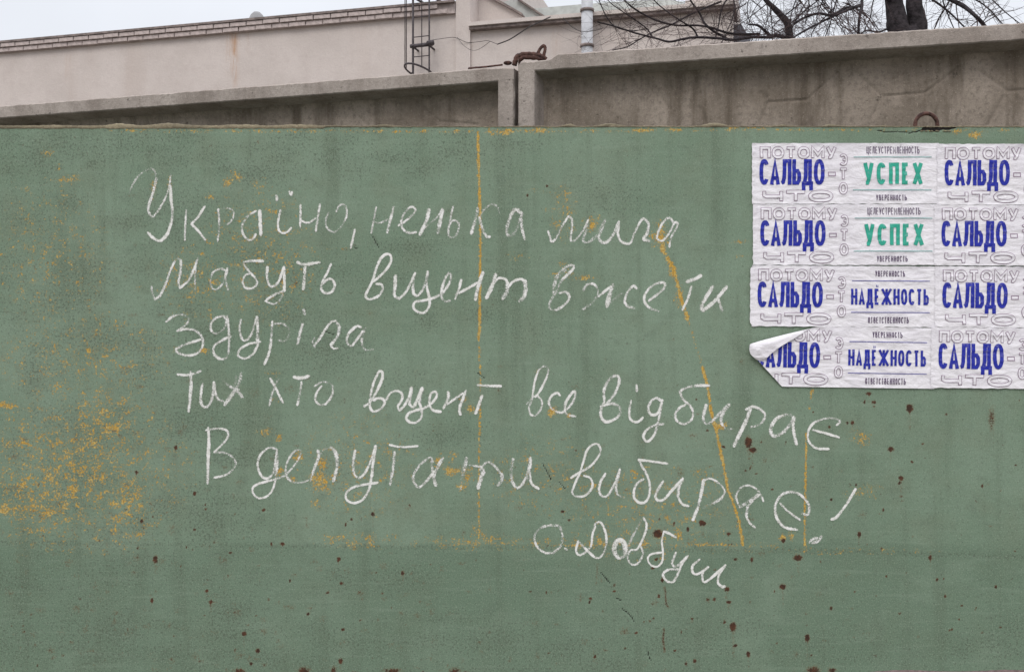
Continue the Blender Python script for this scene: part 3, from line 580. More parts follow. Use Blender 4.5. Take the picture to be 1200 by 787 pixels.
def bold_word(txt, x0, x1, ytop, ybot, pen, gap, wide={}, draw=None):
    """returns polygons (list of point lists in sheet pixels, y down)"""
    units = [wide.get(c, 1) for c in txt]; cw = (x1 - x0 - gap * (len(txt) - 1)) / sum(units); polys = []; x = x0
    for c, u in zip(txt, units):
        W_ = cw * u; hw = pen / 2; k = 0
        for st in GL[c]:
            P = [Vector((x + hw + a * (W_ - pen), ybot - hw * .9 - b * (ybot - ytop - pen * .9))) for a, b in st]
            n = len(P); lft, rgt = [], []
            closed = (P[0] - P[-1]).length < .01
            if draw:                                   # hollow inside of an outlined letter
                hw_ = draw / 2; tr = (pen - draw) / 2
                if not closed: P[0] = P[0] + (P[1] - P[0]).normalized() * tr; P[-1] = P[-1] + (P[-2] - P[-1]).normalized() * tr
            else: hw_ = hw
            for i, p in enumerate(P):
                if closed: a = P[(i - 1) % (n - 1)] if i not in (0, n - 1) else P[n - 2]; b = P[(i + 1)] if i < n - 1 else P[1]
                else: a = P[i - 1] if i else None; b = P[i + 1] if i < n - 1 else None
                if a is None: t = (b - p).normalized(); nn = Vector((-t.y, t.x)); m_ = 1
                elif b is None: t = (p - a).normalized(); nn = Vector((-t.y, t.x)); m_ = 1
                else:
                    t1 = (p - a).normalized(); t2 = (b - p).normalized(); n1 = Vector((-t1.y, t1.x)); n2 = Vector((-t2.y, t2.x))
                    nn = (n1 + n2); nn = nn.normalized() if nn.length > .05 else n1; m_ = min(1 / max(nn.dot(n1), .35), 1.9)
                lft.append(p + nn * hw_ * m_); rgt.append(p - nn * hw_ * m_)
            for i in range(n - 1): polys.append(([lft[i], lft[i + 1], rgt[i + 1], rgt[i]], k))
            k += 1
        x += W_ + gap
    return polys
_fc = {}
def font_mesh(txt, outline, bold):
    key = (txt, outline, bold)
    if key in _fc: return _fc[key]
    cu = bpy.data.curves.new('print', 'FONT'); cu.body = txt; cu.resolution_u = 4
    cu.offset = bold
    if outline: cu.fill_mode = 'NONE'; cu.bevel_depth = .02; cu.bevel_resolution = 0
    o = bpy.data.objects.new('print', cu); col.objects.link(o)
    dg = bpy.context.evaluated_depsgraph_get(); dg.update()
    me_ = bpy.data.meshes.new_from_object(o.evaluated_get(dg))
    vs = [v.co.copy() for v in me_.vertices]; fs = [tuple(p.vertices) for p in me_.polygons]
    bpy.data.objects.remove(o); bpy.data.curves.remove(cu); bpy.data.meshes.remove(me_)
    xs_ = [v.x for v in vs]; ys_ = [v.y for v in vs]
    _fc[key] = (vs, fs, min(xs_), max(xs_), min(ys_), max(ys_)); return _fc[key]
class Sheet:
    def __init__(s, ox, oy, rot, seed, lift, label, quality, curl=False):
        s.ox, s.oy, s.rot, s.seed, s.lift, s.curl = ox, oy, R(rot), seed, lift, curl
        s.root = empty('poster', (wx(ox), 0, wz(oy)))
        tag(s.root, label, 'poster', 'paper poster strips pasted on the green wall')
        s.quality = quality
    def h(s, x, y):
        v = Vector((x * .025 + s.seed * 3, y * .05, s.seed)); a = noise.noise(v) * 1.0
        b = 1 - abs(noise.noise(Vector((x * .035 + y * .02 + s.seed, y * .11 - x * .012, 5 + s.seed)))) * 3
        c = 1 - abs(noise.noise(Vector((x * .015, y * .16 + x * .01, 9 + s.seed)))) * 4
        r = s.lift + .0010 + .0008 * a + .0012 * max(0, b) + .0010 * max(0, c)
        e_ = min(x, y, PH - y); 
        if e_ < 4: r += (4 - max(e_, 0)) * .0001 * (1 + noise.noise(Vector((x * .08, y * .08, 3))))
        if s.curl:                                   # peeling away toward the torn corner
            d = max(0, (60 - x) / 60.0); r += .010 * d * d
        return r
    def map(s, x, y, dz=0):
        X = x * math.cos(s.rot) - y * math.sin(s.rot); Y_ = x * math.sin(s.rot) + y * math.cos(s.rot)
        return Vector((X / S, -(s.h(x, y) + dz), -Y_ / S))
    def build(s, name, bm, mat, dz, step=None, smooth=False, clip=None, label=None):
        if clip:
            for (px_, py_, nx_, ny_) in clip:
                bmesh.ops.bisect_plane(bm, geom=bm.verts[:] + bm.edges[:] + bm.faces[:], plane_co=(px_, py_, 0), plane_no=(nx_, ny_, 0), clear_outer=True)
        if step:
            xs_ = [v.co.x for v in bm.verts]; ys_ = [v.co.y for v in bm.verts]
            if xs_:
                k = math.floor(min(xs_) / step) + 1
                while k * step < max(xs_): bmesh.ops.bisect_plane(bm, geom=bm.verts[:] + bm.edges[:] + bm.faces[:], plane_co=(k * step, 0, 0), plane_no=(1, 0, 0)); k += 1
                k = math.floor(min(ys_) / step) + 1
                while k * step < max(ys_): bmesh.ops.bisect_plane(bm, geom=bm.verts[:] + bm.edges[:] + bm.faces[:], plane_co=(0, k * step, 0), plane_no=(0, 1, 0)); k += 1
        for v in bm.verts: v.co = s.map(v.co.x, v.co.y, dz + v.co.z)
        bmesh.ops.recalc_face_normals(bm, faces=bm.faces)
        o = bm_obj(name, bm, mat, s.root, smooth)
        if label: o['label'] = label
        return o
    def paper(s, x0=0, clip=None):
        bm = bmesh.new(); nxp, nyp = 110, 36; g_ = []
        for j in range(nyp + 1):
            row = []
            for i in range(nxp + 1):
                x = x0 + (PW - x0) * i / nxp; y = PH * j / nyp
                if not s.curl:
                    if i == 0: x += 1.0 * noise.noise(Vector((y * .2, s.seed, 1)))
                    if j == 0: y += .6 * noise.noise(Vector((x * .15, s.seed, 1)))
                    if j == nyp: y += .8 * noise.noise(Vector((x * .12, s.seed, 5)))
                    if i == 0 and s.torn:
                        y_ = min(y, PH - y); x += max(0, 3.5 - y_) * 1.0
                row.append(bm.verts.new((x, y, 0)))
            g_.append(row)
        for j in range(nyp):
            for i in range(nxp): bm.faces.new((g_[j][i], g_[j][i + 1], g_[j + 1][i + 1], g_[j + 1][i]))
        return s.build('paper', bm, M_paper, 0, None, True, clip)
    def hollow(s, txt, box, pen, gap, wide={}, clip=None, line=.7):
        for mat, dr, dz in ((M_line, None, .0010), (M_blank, pen - 2 * line, .0016)):
            bm = bmesh.new()
            for poly, k in bold_word(txt, box[0], box[1], box[2], box[3], pen, gap, wide, dr):
                bm.faces.new([bm.verts.new((p.x, p.y, k * .00004)) for p in poly])
            s.build('printed_word' if dr is None else 'blank_infill', bm, mat, dz, 3, False, clip, 'outlined lettering reading ' + txt if dr is None else None)
    def bold(s, txt, box, mat, pen, gap, wide, clip=None):
        bm = bmesh.new()
        for poly, k in bold_word(txt, box[0], box[1], box[2], box[3], pen, gap, wide):
            vs = [bm.verts.new((p.x, p.y, k * .00004)) for p in poly]
            bm.faces.new(vs)
        s.build('printed_word', bm, mat, .0011, 3, False, clip, 'bold lettering reading ' + txt)
    def font(s, txt, box, mat, outline=False, bold=0.0, clip=None, label=None, rot90=False):
        vs, fs, a, b, c, d = font_mesh(txt, outline, bold)
        bm = bmesh.new(); sx = (box[1] - box[0]) / (b - a); sy = (box[3] - box[2]) / (d - c)
        V_ = [bm.verts.new((box[0] + (v.x - a) * sx, box[3] - (v.y - c) * sy, 0 if not outline else v.z * .004)) for v in vs]
        for f in fs:
            try: bm.faces.new([V_[i] for i in f])
            except ValueError: pass
        s.build('printed_word', bm, mat, .0009, 5 if not outline else None, False, clip, label or ('small lettering reading ' + txt))
    def rule(s, x0, x1, y, mat, th=.9):
        bm = bmesh.new(); n = 30; prev = None
        for i in range(n + 1):
            x = x0 + (x1 - x0) * i / n; cur = (bm.verts.new((x, y - th / 2, 0)), bm.verts.new((x, y + th / 2, 0)))
            if prev: bm.faces.new((prev[0], cur[0], cur[1], prev[1]))
            prev = cur
        s.build('printed_rule', bm, mat, .0009)
    def contents(s, clip=None):
        q = s.quality
        s.hollow('ПОТОМУ', (9, 99, 4, 18.5), 3.9, 1.2, {'О': 1.15, 'М': 1.25}, clip)
        s.bold('САЛЬДО', (8.5, 85, 19, 48.5), M_blue, 4.4, .9, {'С': 1.0, 'Л': 1.1, 'Ь': .9, 'Д': 1.15, 'О': 1.12, 'А': 1.05}, clip)
        s.hollow('ЧТО', (12, 95, 55, 69), 4.4, 2.5, {'О': 1.2}, clip)
        s.dash(89, 98, 33.5, 38.5)
        for ch, y in (('Э', 12.5), ('Т', 29), ('О', 46)): s.hollow(ch, (101.5, 112, y, y + 14), 3.3, 1)
        if q == 'УСПЕХ':
            s.bold('ЦЕЛЕУСТРЕМЛЁННОСТЬ', (134, 196, 4.2, 12.0), M_small, .72, .85, {'М': 1.25}); s.rule(119, 210, 16.3, M_tline)
            s.bold('УСПЕХ', (130, 200, 23, 48), M_teal, 4.4, 3.4, {'У': 1.1, 'П': 1.05, 'Е': .8, 'Х': 1.1}); s.rule(118, 210, 54.8, M_tline)
            s.bold('УВЕРЕННОСТЬ', (145, 181, 60.5, 67), M_small, .82, .95, {'М': 1.2})
        else:
            s.bold('УВЕРЕННОСТЬ', (146, 181, 5.5, 12), M_small, .82, .95, {'М': 1.2}); s.rule(119, 210, 17.2, M_bline)
            s.bold('НАДЁЖНОСТЬ', (118, 209, 26.5, 45), M_blue, 2.8, 1.5, {'Ж': 1.75, 'Ё': .8, 'Т': .95, 'Ь': .85, 'Д': 1.1}); s.rule(118, 210, 54.0, M_bline)
            s.bold('ОТВЕТСТВЕННОСТЬ', (138, 185.5, 59.5, 66.5), M_small, .82, .95, {'М': 1.2})
    def dash(s, x0, x1, y0, y1, t=.9):
        bm = bmesh.new()
        for a, b, c, d in ((x0, x1, y0, y0 + t), (x0, x1, y1 - t, y1), (x0, x0 + t, y0 + t, y1 - t), (x1 - t, x1, y0 + t, y1 - t)):
            bm.faces.new([bm.verts.new(p) for p in ((a, c, 0), (b, c, 0), (b, d, 0), (a, d, 0))])
        s.build('printed_dash', bm, M_line, .0009)
LAB = [
 ('white paper strip with teal УСПЕХ, at the top left of the pasted block', 'УСПЕХ', 881, 168, 0.0, False),
 ('white paper strip with teal УСПЕХ, second row, left side of the pasted block', 'УСПЕХ', 882, 239.5, 0.0, False),
 ('white paper strip with blue НАДЁЖНОСТЬ lying flat in the third row, left side', 'НАДЁЖНОСТЬ', 879, 311, .35, True),
 ('white paper strip with blue НАДЁЖНОСТЬ, its left corner peeled and folded over', 'НАДЁЖНОСТЬ', 876, 381, .85, False),
 ('white paper strip in the top row running out at the right edge', 'УСПЕХ', 1097.5, 169, 0.0, False),
 ('white paper strip in the second row running out at the right edge', 'УСПЕХ', 1094, 240, .2, False),
 ('white paper strip in the third row running out at the right edge', 'НАДЁЖНОСТЬ', 1095, 312, .4, False),
 ('white paper strip in the bottom row running out at the right edge', 'НАДЁЖНОСТЬ', 1090.5, 383, .6, False)]
for i, (lab, ql, ox, oy, rot, torn) in enumerate(LAB):
    sh = Sheet(ox, oy, rot, i + 1, .0006 + .0012 * (i // 4) + .00035 * (i % 4), lab, ql, curl=(i == 3)); sh.torn = torn
    if i == 3:
        # free edge after the fold: outer crease, then the torn slanting lower-left edge
        c1 = ((4, 22), (72, 3)); c2 = ((7, 36), (38, 68))
        def plane(p, q_):
            dx, dy = q_[0] - p[0], q_[1] - p[1]; return dy, -dx
        n1 = plane(*c1); n2 = plane(*c2)
        clip = [(c1[0][0], c1[0][1], *(n1 if n1[0] * (150 - 4) + n1[1] * (60 - 22) < 0 else (-n1[0], -n1[1]))),
                (c2[0][0], c2[0][1], *(n2 if n2[0] * (150 - 7) + n2[1] * (30 - 36) < 0 else (-n2[0], -n2[1]))),
                (3, 0, -1, 0)]
        sh.paper(0, clip); 
        wclip = [clip[1]]
        # print is hidden beneath the flap, so it is clipped a little inside the crease
        n3 = plane((8, 38), (72, 3)); wclip.append((17, 38, *(n3 if n3[0] * (140) + n3[1] * 30 < 0 else (-n3[0], -n3[1]))))
        sh.contents([clip[0], clip[1]])
        # folded flap: curved from the crease, showing the blank back
        bm = bmesh.new(); nu, nv_ = 22, 14; rows = []
        outer = spline([(72, 3, 0), (40, 11, 0), (6, 20.5, 0), (1.5, 24, 0), (2.5, 33, 0), (9, 39.5, 0)], 5)
        inner = spline([(72, 3.2, 0), (55, 14, 0), (38, 24, 0), (27, 32.5, 0), (21, 38, 0), (13, 41, 0)], 5)
        m_ = len(outer)
        for i_ in range(m_):
            row = []
            for j in range(nv_ + 1):
                t = j / nv_; p = outer[i_].lerp(inner[i_], t)
                wdt = (outer[i_] - inner[i_]).length / 30.0
                lift = (.0006 + .012 * min(1, wdt) * math.sin(min(1, t * 1.6) * math.pi / 2) * (1 - .35 * t)) + .0016 * noise.noise(Vector((p.x * .12, p.y * .16, 2))) + .0022 * max(0, .25 - abs(noise.noise(Vector((p.x * .07 + p.y * .1, p.y * .05, 6))))) * min(1, t * 3)
                row.append(bm.verts.new((p.x, p.y, lift)))
            rows.append(row)
        for a in range(m_ - 1):
            for j in range(nv_):
                try: bm.faces.new((rows[a][j], rows[a + 1][j], rows[a + 1][j + 1], rows[a][j + 1]))
                except ValueError: pass
        o = sh.build('folded_flap', bm, M_paper, .0004, None, True, None, 'blank white back of the folded corner')
    else:
        sh.paper(); sh.contents()

# ------------------------------------------------------------------ concrete fence behind
def make_frame(px0, d0, px1, d1):
    p0 = Vector(((px0 - 600) / F * d0, d0 - D, 0)); p1 = Vector(((px1 - 600) / F * d1, d1 - D, 0))
    u = (p1 - p0).normalized(); n = Vector((u.y, -u.x, 0))      # n faces the camera
    return p0, u, n
def hit(fr, px, py, off=0):             # where the ray of a photo pixel meets the frame's plane pushed back by off
    p0, u, n = fr; o = Vector((0, -D, 0)); r = Vector(((px - 600) / F, 1, 0))
    t = (p0 - n * off - o).dot(n) / r.dot(n); p = o + r * t
    return (p - p0).dot(u), CAMZ + (393.5 - py) / F * t
fence = empty('fence', (0, .95, 0)); tag(fence, 'precast concrete panel fence with framed recesses behind the green wall', 'fence')
fence_inv = Matrix.Translation((0, -.95, 0))
REC = .09
def panel(fr, s0, s1, ztop, rim, stile, chip, segs, mat_seed, label, ridge=.0065, flip=False):
    p0, u, n = fr
    def W(s, t, z): return fence_inv @ (p0 + u * s - n * t + Vector((0, 0, z)))
    verts, faces = [], []
    def V_(s, t, z): verts.append(W(s, t, z)); return len(verts) - 1
    rnd = random.Random(mat_seed)
    # top rim in fine columns so that its edges are worn
    ns = int((s1 - s0) / .012); prev = None
    for i in range(ns + 1):
        s = s0 + (s1 - s0) * i / ns
        z = ztop + .0022 * noise.noise(Vector((s * 14, 0, mat_seed))) + rnd.uniform(-.0009, .0009) - chip(s)
        zb = ztop - rim + .0016 * noise.noise(Vector((s * 20, 5, mat_seed))) + rnd.uniform(-.0006, .0006)
        zi = zb
        cur = [V_(s, .11, z - .002), V_(s, .006, z), V_(s, 0, z - .005), V_(s, .0, (z + zb) / 2), V_(s, 0, zb + .004), V_(s, .004, zb)]
        if s0 + stile <= s <= s1 - stile: cur.append(V_(s, REC - .012, zb - .014))
        else: cur.append(V_(s, .004, zb))
        if prev:
            for k in range(6): faces.append((prev[k], cur[k], cur[k + 1], prev[k + 1]))
        prev = cur
    zt = ztop - rim
    def quad(a, b, c, d): faces.append((V_(*a), V_(*b), V_(*c), V_(*d)))
    # stiles, worn edges
    nzs = 90; 
    for (a, b, inner) in ((s0, s0 + stile, 1), (s1 - stile, s1, 0)):
        prev = None
        for i in range(nzs + 1):
            z = zt + .004 - (zt - .0) * (i / nzs) ** 1.6
            e1 = .0018 * noise.noise(Vector((z * 25, a, 1))) + rnd.uniform(-.0006, .0006)
            jo = .004 * noise.noise(Vector((z * 18, a, 7)))
            if inner: cur = [V_(a + jo, .10, z), V_(a + jo, .004, z), V_(a + .005 + jo, 0, z), V_(b - .003 + e1, 0, z), V_(b + e1, .004, z), V_(b + .018, REC, z)]
            else: cur = [V_(a - .018, REC, z), V_(a + e1, .004, z), V_(a + .003 + e1, 0, z), V_(b - .005 + jo, 0, z), V_(b + jo, .004, z), V_(b + jo, .10, z)]
            if prev:
                for k in range(5): faces.append((prev[k], cur[k], cur[k + 1], prev[k + 1]))
            prev = cur
    quad((s0, .12, 0), (s1, .12, 0), (s1, .12, ztop - .002), (s0, .12, ztop - .002)); quad((s0, .12, 0), (s0, .12, ztop), (s0, .0, ztop - .01), (s0, .0, 0)); quad((s1, .12, 0), (s1, 0, 0), (s1, 0, ztop - .01), (s1, .12, ztop))
    pan = mesh_obj('fence_panel', verts, faces, M_conc, fence, False); pan['label'] = label
    # recessed face with shallow moulded facets
    v2, f2 = [], []
    a, b = s0 + stile + .004, s1 - stile - .004
    va = max(a, -2.0 if s1 < .5 else a); 
    ss = np.arange(a, b, .006); zz = np.concatenate([np.linspace(.05, 1.7, 6), np.arange(1.73, zt - .004, .005)])
    SG, ZG = np.meshgrid(ss, zz); dist = np.full_like(SG, 9.)
    for (x0, y0), (x1, y1) in segs:
        L2 = (x1 - x0) ** 2 + (y1 - y0) ** 2; t = np.clip(((SG - x0) * (x1 - x0) + (ZG - y0) * (y1 - y0)) / L2, 0, 1)
        dist = np.minimum(dist, np.hypot(SG - x0 - t * (x1 - x0), ZG - y0 - t * (y1 - y0)))
    tt = REC - .004 + ridge * np.clip(1 - dist / .006, 0, 1)
    # gentle dishing of the slab and a cove under the top rim
    tt = tt - np.clip((ZG - (zt - .045)) / .045, 0, 1) ** 2 * .02
    nn_ = np.array([[noise.noise(Vector((x * 7, z * 7, mat_seed))) for x in ss[::6]] for z in zz])
    tt = tt + .002 * np.repeat(nn_, 6, axis=1)[:, :len(ss)]
    for r_ in range(len(zz)):
        for c_ in range(len(ss)): v2.append(W(ss[c_], tt[r_, c_], zz[r_]))
    ncl = len(ss)
    for r_ in range(len(zz) - 1):
        for c_ in range(ncl - 1):
            i0 = r_ * ncl + c_; f2.append((i0, i0 + 1, i0 + ncl + 1, i0 + ncl))
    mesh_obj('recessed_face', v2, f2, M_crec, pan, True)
    return pan, W
frR = make_frame(607, 3.744, 1200, 3.339); frL = make_frame(-20, 4.42, 602, 3.744)
def px_segs(fr, L_): return [(hit(fr, *a, REC), hit(fr, *b, REC)) for a, b in L_]
segR = px_segs(frR, [((900,120),(946,117)),((900,120),(889,148)),((946,117),(982,84)),((948,117),(951,134)),((951,134),(948,148)),((897,115),(893,108)),((1002,84),(1034,113)),((1034,113),(1084,109)),
 ((1034,113),(1017,148)),((1084,109),(1122,80)),((1084,109),(1092,132)),((1092,132),(1090,148)),((1146,82),(1180,107)),((1180,107),(1240,103)),((1180,107),(1156,148)),((820,126),(829,146)),((764,96),(785,128)),((1240,103),(1280,70))])
segL = px_segs(frL, [((405,120),(432,148)),((470,104),(515,142)),((300,125),(330,150)),((515,142),(560,146)),((540,98),(516,120))])
def chipR(s): return .0 if s > .165 else (.020 * (1 if s < .11 else max(0, (.165 - s) / .055)) - (.006 if .135 < s < .17 else 0) + .004 * noise.noise(Vector((s * 60, 0, 0))) + (.012 if s < .012 else 0))
EndL = hit(frL, 602, 100)[0]
def chipL(s): return .006 * max(0, 1 - (EndL - s) / .03) + (.002 if EndL - s < .1 else 0)
panR, WR = panel(frR, 0, 3.9, 2.6, .058, .064, chipR, segR, 11, 'right-hand concrete panel with moulded hexagon lines')
panL, WL = panel(frL, EndL - 3.9, EndL, 2.565, .055, .063, chipL, segL, 21, 'left-hand concrete panel, its recess in deep shade')
pm = fence_inv
# rusty steel on the joint
bm = bmesh.new(); d_ = 3.76
tube(bm, spline([pm @ at(603, 77, d_), pm @ at(604, 71, d_), pm @ at(608, 65.5, d_), pm @ at(616, 63.5, d_), pm @ at(625, 64, d_), pm @ at(634, 66, d_), pm @ at(640, 70, d_)], 4), .009, 7, .25)
tube(bm, spline([pm @ at(606, 72, d_), pm @ at(612, 68, d_), pm @ at(622, 67, d_), pm @ at(637, 69.5, d_)], 4), .010, 7, .3)
tag(bm_obj('rusty_bracket', bm, M_rust, panR, True), 'lumpy rusty steel bracket across the joint')
bm = bmesh.new()
tube(bm, spline([pm @ at(629.5, 69, d_), pm @ at(631, 61, d_), pm @ at(634.5, 55.5, d_), pm @ at(637.5, 53.8, d_), pm @ at(638.8, 57, d_), pm @ at(637.5, 64, d_), pm @ at(635.5, 70, d_)], 6), .0062, 8, .08)
tag(bm_obj('lifting_loop', bm, M_rust, panR, True), 'bent rusty rebar loop')
bm = bmesh.new()
tube(bm, spline([pm @ at(549, 80.2, 3.85), pm @ at(570, 78.4, 3.82), pm @ at(589, 76, 3.8)], 5), .0035, 6, .15)
bmesh.ops.create_icosphere(bm, subdivisions=2, radius=.012, matrix=Matrix.Translation(pm @ at(595, 74, 3.78)) @ Matrix.Diagonal((1.4, 1, .7, 1)))
for v in bm.verts: v.co += Vector([random.uniform(-.0008, .0008)] * 3)
tag(bm_obj('rusty_rebar', bm, M_rust, panL, True), 'thin rusty bar along the top edge')

# ------------------------------------------------------------------ building
def depth_for(py, z): return (z - CAMZ) * F / (393.5 - py)
frB = make_frame(0, 15.15, 860, 12.36)
p0B, uB, nB = frB
bld = empty('building', p0B, math.atan2(uB.y, uB.x)); tag(bld, 'pale pink plastered building with a brick cornice rising behind the fence', 'building')
def box(bm, s0, s1, n0, n1, z0, z1):     # building-local: x along the facade, -y towards the camera
    vs = [bm.verts.new(p) for p in ((s0, -n1, z0), (s1, -n1, z0), (s1, -n0, z0), (s0, -n0, z0), (s0, -n1, z1), (s1, -n1, z1), (s1, -n0, z1), (s0, -n0, z1))]
    for f in ((0, 3, 2, 1), (4, 5, 6, 7), (0, 1, 5, 4), (1, 2, 6, 5), (2, 3, 7, 6), (3, 0, 4, 7)): bm.faces.new([vs[k] for k in f])
def poly_prism(bm, pts, n0, n1):
    A = [bm.verts.new((s, -n1, z)) for s, z in pts]; B = [bm.verts.new((s, -n0, z)) for s, z in pts]; k = len(pts)
    bm.faces.new(A); bm.faces.new(B[::-1])
    for i in range(k): bm.faces.new((A[i], B[i], B[(i + 1) % k], A[(i + 1) % k]))
    bmesh.ops.recalc_face_normals(bm, faces=bm.faces)
sJ = hit(frB, 535, 10)[0]; sE = hit(frB, 859, 10)[0]; sK = hit(frB, 552, 10)[0]
zc = hit(frB, 535, 3.5)[1]; zc0 = hit(frB, 0, 52)[1]; ZC = (zc + zc0) / 2
zl = hit(frB, 552, 33)[1]; zl2 = hit(frB, 860, 6)[1]; ZL = (zl + zl2) / 2
print('building', sJ, sE, 'cornice', zc, zc0, 'ledge', zl, zl2)
# left wing wall as grid so that the rust stain can sit where it is
bm = bmesh.new(); box(bm, -14, sJ, -9, -.02, 0, ZC - .15); bm_obj('rear_volume', bm, M_plaster, bld)
def wallgrid(name, s0, s1, z0, z1, n0, stains):
    v, f, c = [], [], []; ns = max(2, int((s1 - s0) / .05)); nz_ = 40
    for j in range(nz_ + 1):
        for i in range(ns + 1):
            s = s0 + (s1 - s0) * i / ns; z = z0 + (z1 - z0) * (j / nz_) ** .6; v.append((s, -n0, z))
            st = 0
            for (ss_, zt_, zb_, ww, a_) in stains:
                if zb_ <= z <= zt_: st = max(st, a_ * math.exp(-((s - ss_) / ww) ** 2) * min(1, (z - zb_) / .4))
            c += [st, 0, 0, 1]
    for j in range(nz_):
        for i in range(ns):
            a = j * (ns + 1) + i; f.append((a, a + 1, a + ns + 2, a + ns + 1))
    o = mesh_obj(name, v, f, M_plaster, bld); at_ = o.data.attributes.new('stain', 'FLOAT_COLOR', 'POINT'); at_.data.foreach_set('color', c)
    return o
sr = hit(frB, 276, 50)[0]
wallgrid('facade_wall', -14, sJ, 0, ZC - .14, 0, [(sr, 9, ZC - 1.0, .03, .9), (sr - .08, 9, ZC - .8, .05, .45), (sr + .2, 9, ZC - .5, .03, .3), (hit(frB, 79, 60)[0], ZC - .3, ZC - .7, .025, .5)])
# cornice: bricks in two courses between thin slabs
bm = bmesh.new(); box(bm, -14, sJ - .004, -.3, .105, ZC - .016, ZC + .014); bm_obj('coping', bm, M_dark, bld)
bm = bmesh.new(); box(bm, -14, sJ - .006, -.3, .05, ZC - .148, ZC - .017); bm_obj('cornice_bed', bm, simple('grey_mortar_bed', (.38, .325, .31), .9, .2, 12, .3), bld)
bmk = bmesh.new(); box(bmk, 0, .245, .0, .09, 0, .054); bmesh.ops.bevel(bmk, geom=bmk.edges[:], offset=.004, segments=1)
brick_me = bpy.data.meshes.new('brick'); bmk.to_mesh(brick_me); bmk.free(); brick_me.materials.append(M_brick)
rb = random.Random(8)
for cse, (zb, pr) in enumerate(((ZC - .077, .0), (ZC - .143, -.022))):
    s = -3.0 + cse * .13
    while s + .25 < sJ:
        o = bpy.data.objects.new('brick', brick_me); o.parent = bld; o.location = (s, -pr + rb.uniform(-.004, .004), zb + rb.uniform(-.002, .002)); o.rotation_euler = (0, rb.uniform(-.006, .006), rb.uniform(-.01, .01)); col.objects.link(o)
        s += .258
# pillar and right wing
bm = bmesh.new(); box(bm, sJ + .002, sK, -6, .04, 0, 7.4)
sBe = hit(frB, 548, 100)[0]
bm_obj('pier', bm, M_plaster, bld)
wallgrid('facade_wall', sK + .001, sE, 0, ZL - .06, 0, [(hit(frB, 652, 50)[0], 9, ZL - .7, .04, .2)])
bm = bmesh.new(); box(bm, sK + .002, sE, -6, -.02, 0, ZL - .06); bm_obj('rear_volume', bm, M_plaster, bld)
bm = bmesh.new(); box(bm, sK + .002, sE + .04, -.5, .10, ZL - .058, ZL - .02); bm_obj('ledge', bm, M_dark, bld)
bm = bmesh.new(); box(bm, sK + .002, sE + .03, -.5, .13, ZL - .019, ZL + .03); bm_obj('ledge_slab', bm, M_plaster, bld)
def P(px, py, off): s, z = hit(frB, px, py, off); return (s, z)
off1 = .35
bm = bmesh.new(); poly_prism(bm, [P(561, 36, off1), P(561, -60, off1), P(578 - 100, -60, off1)] [:0] + [P(553, 36, off1), P(553, -70, off1), P(500 + 60, -70, off1), P(556, -25, off1)][:0] + [P(560, 36, off1), P(560, -13, off1), P(578, 0, off1), P(612, 19, off1), P(612, 30, off1)], -off1 - .25, -off1)
bm_obj('gable_parapet', bm, M_plaster, bld)
bm = bmesh.new(); poly_prism(bm, [P(560, -16, off1), P(578, -3, off1), P(613, 17, off1), P(613, 19.5, off1), P(578, .5, off1), P(560, -12.5, off1)], -off1 - .3, -off1 + .06)
bm_obj('gable_coping', bm, M_dark, bld)
bm = bmesh.new(); poly_prism(bm, [P(552, 36, off1 + .3), P(552, -30, off1 + .3), P(562, -30, off1 + .3), P(562, 36, off1 + .3)], -off1 - .5, -off1 - .3); bm_obj('recess_panel', bm, M_bluegrey, bld)
off2 = 1.3
bm = bmesh.new(); poly_prism(bm, [P(562, 30, off2), P(562, 3, off2), P(590, 3, off2), P(596, .5, off2), P(608, 0, off2), P(640, 22, off2), P(640, 30, off2)], -off2 - .2, -off2); bm_obj('stair_head', bm, M_roof, bld)
bm = bmesh.new(); poly_prism(bm, [P(607, -1.5, off2), P(640, 20.5, off2), P(640, 22.8, off2), P(607, .8, off2)], -off2 - .3, -off2 + .06); bm_obj('stair_head_coping', bm, M_dark, bld)
off3 = 2.2
bm = bmesh.new(); poly_prism(bm, [P(615, 32, off3), P(615, 11, off3), P(690, 4.5, off3), P(782, -1, off3), P(803, 4, off3), P(803, 30, off3)], -off3 - 2.5, -off3); bm_obj('roof_strip', bm, M_roof, bld)
bm = bmesh.new(); poly_prism(bm, [P(803, 20, .3), P(803, 1, .3), P(830, -3, .3), P(830, -60, .3), P(859, -60, .3), P(859, 20, .3)], -3, -.3); bm_obj('upper_wall', bm, M_plaster, bld)
# grey shed beyond the right-hand end
bm = bmesh.new(); poly_prism(bm, [P(859.5, 90, .2), P(859.5, 29, .2), P(869, 28.5, .2), P(879, 46, .2), P(879, 90, .2)], -3, -.2)
bm_obj('lean_to_roof', bm, simple('slate_grey_sheet', (.12, .12, .14), .7, .15, 8, .2), bld)
# dome vent behind the parapet
bm = bmesh.new(); prof = [(.0, .36), (.05, .35), (.09, .31), (.12, .24), (.145, .15), (.16, .04), (.13, .03), (.06, .02), (.06, -.5)]
prev = None
for r_, z_ in prof:
    ring = [bm.verts.new((r_ * math.cos(a), r_ * math.sin(a), z_)) for a in [k * math.pi / 9 for k in range(18)]] if r_ > 0 else [bm.verts.new((0, 0, z_))]
    if prev:
        if len(prev) == 1: [bm.faces.new((prev[0], ring[k], ring[(k + 1) % 18])) for k in range(18)]
        else: [bm.faces.new((prev[k], ring[k], ring[(k + 1) % 18], prev[(k + 1) % 18])) for k in range(18)]
    prev = ring
sv = hit(frB, 301, 20, 1)
vz = hit(frB, 301, 14, 1)[1] - .36
bmesh.ops.recalc_face_normals(bm, faces=bm.faces)
bm_obj('roof_vent', bm, simple('dull_grey_cowl', (.25, .25, .26), .7, .1, 8, .1), bld, True, loc=(sv[0], 1, vz))

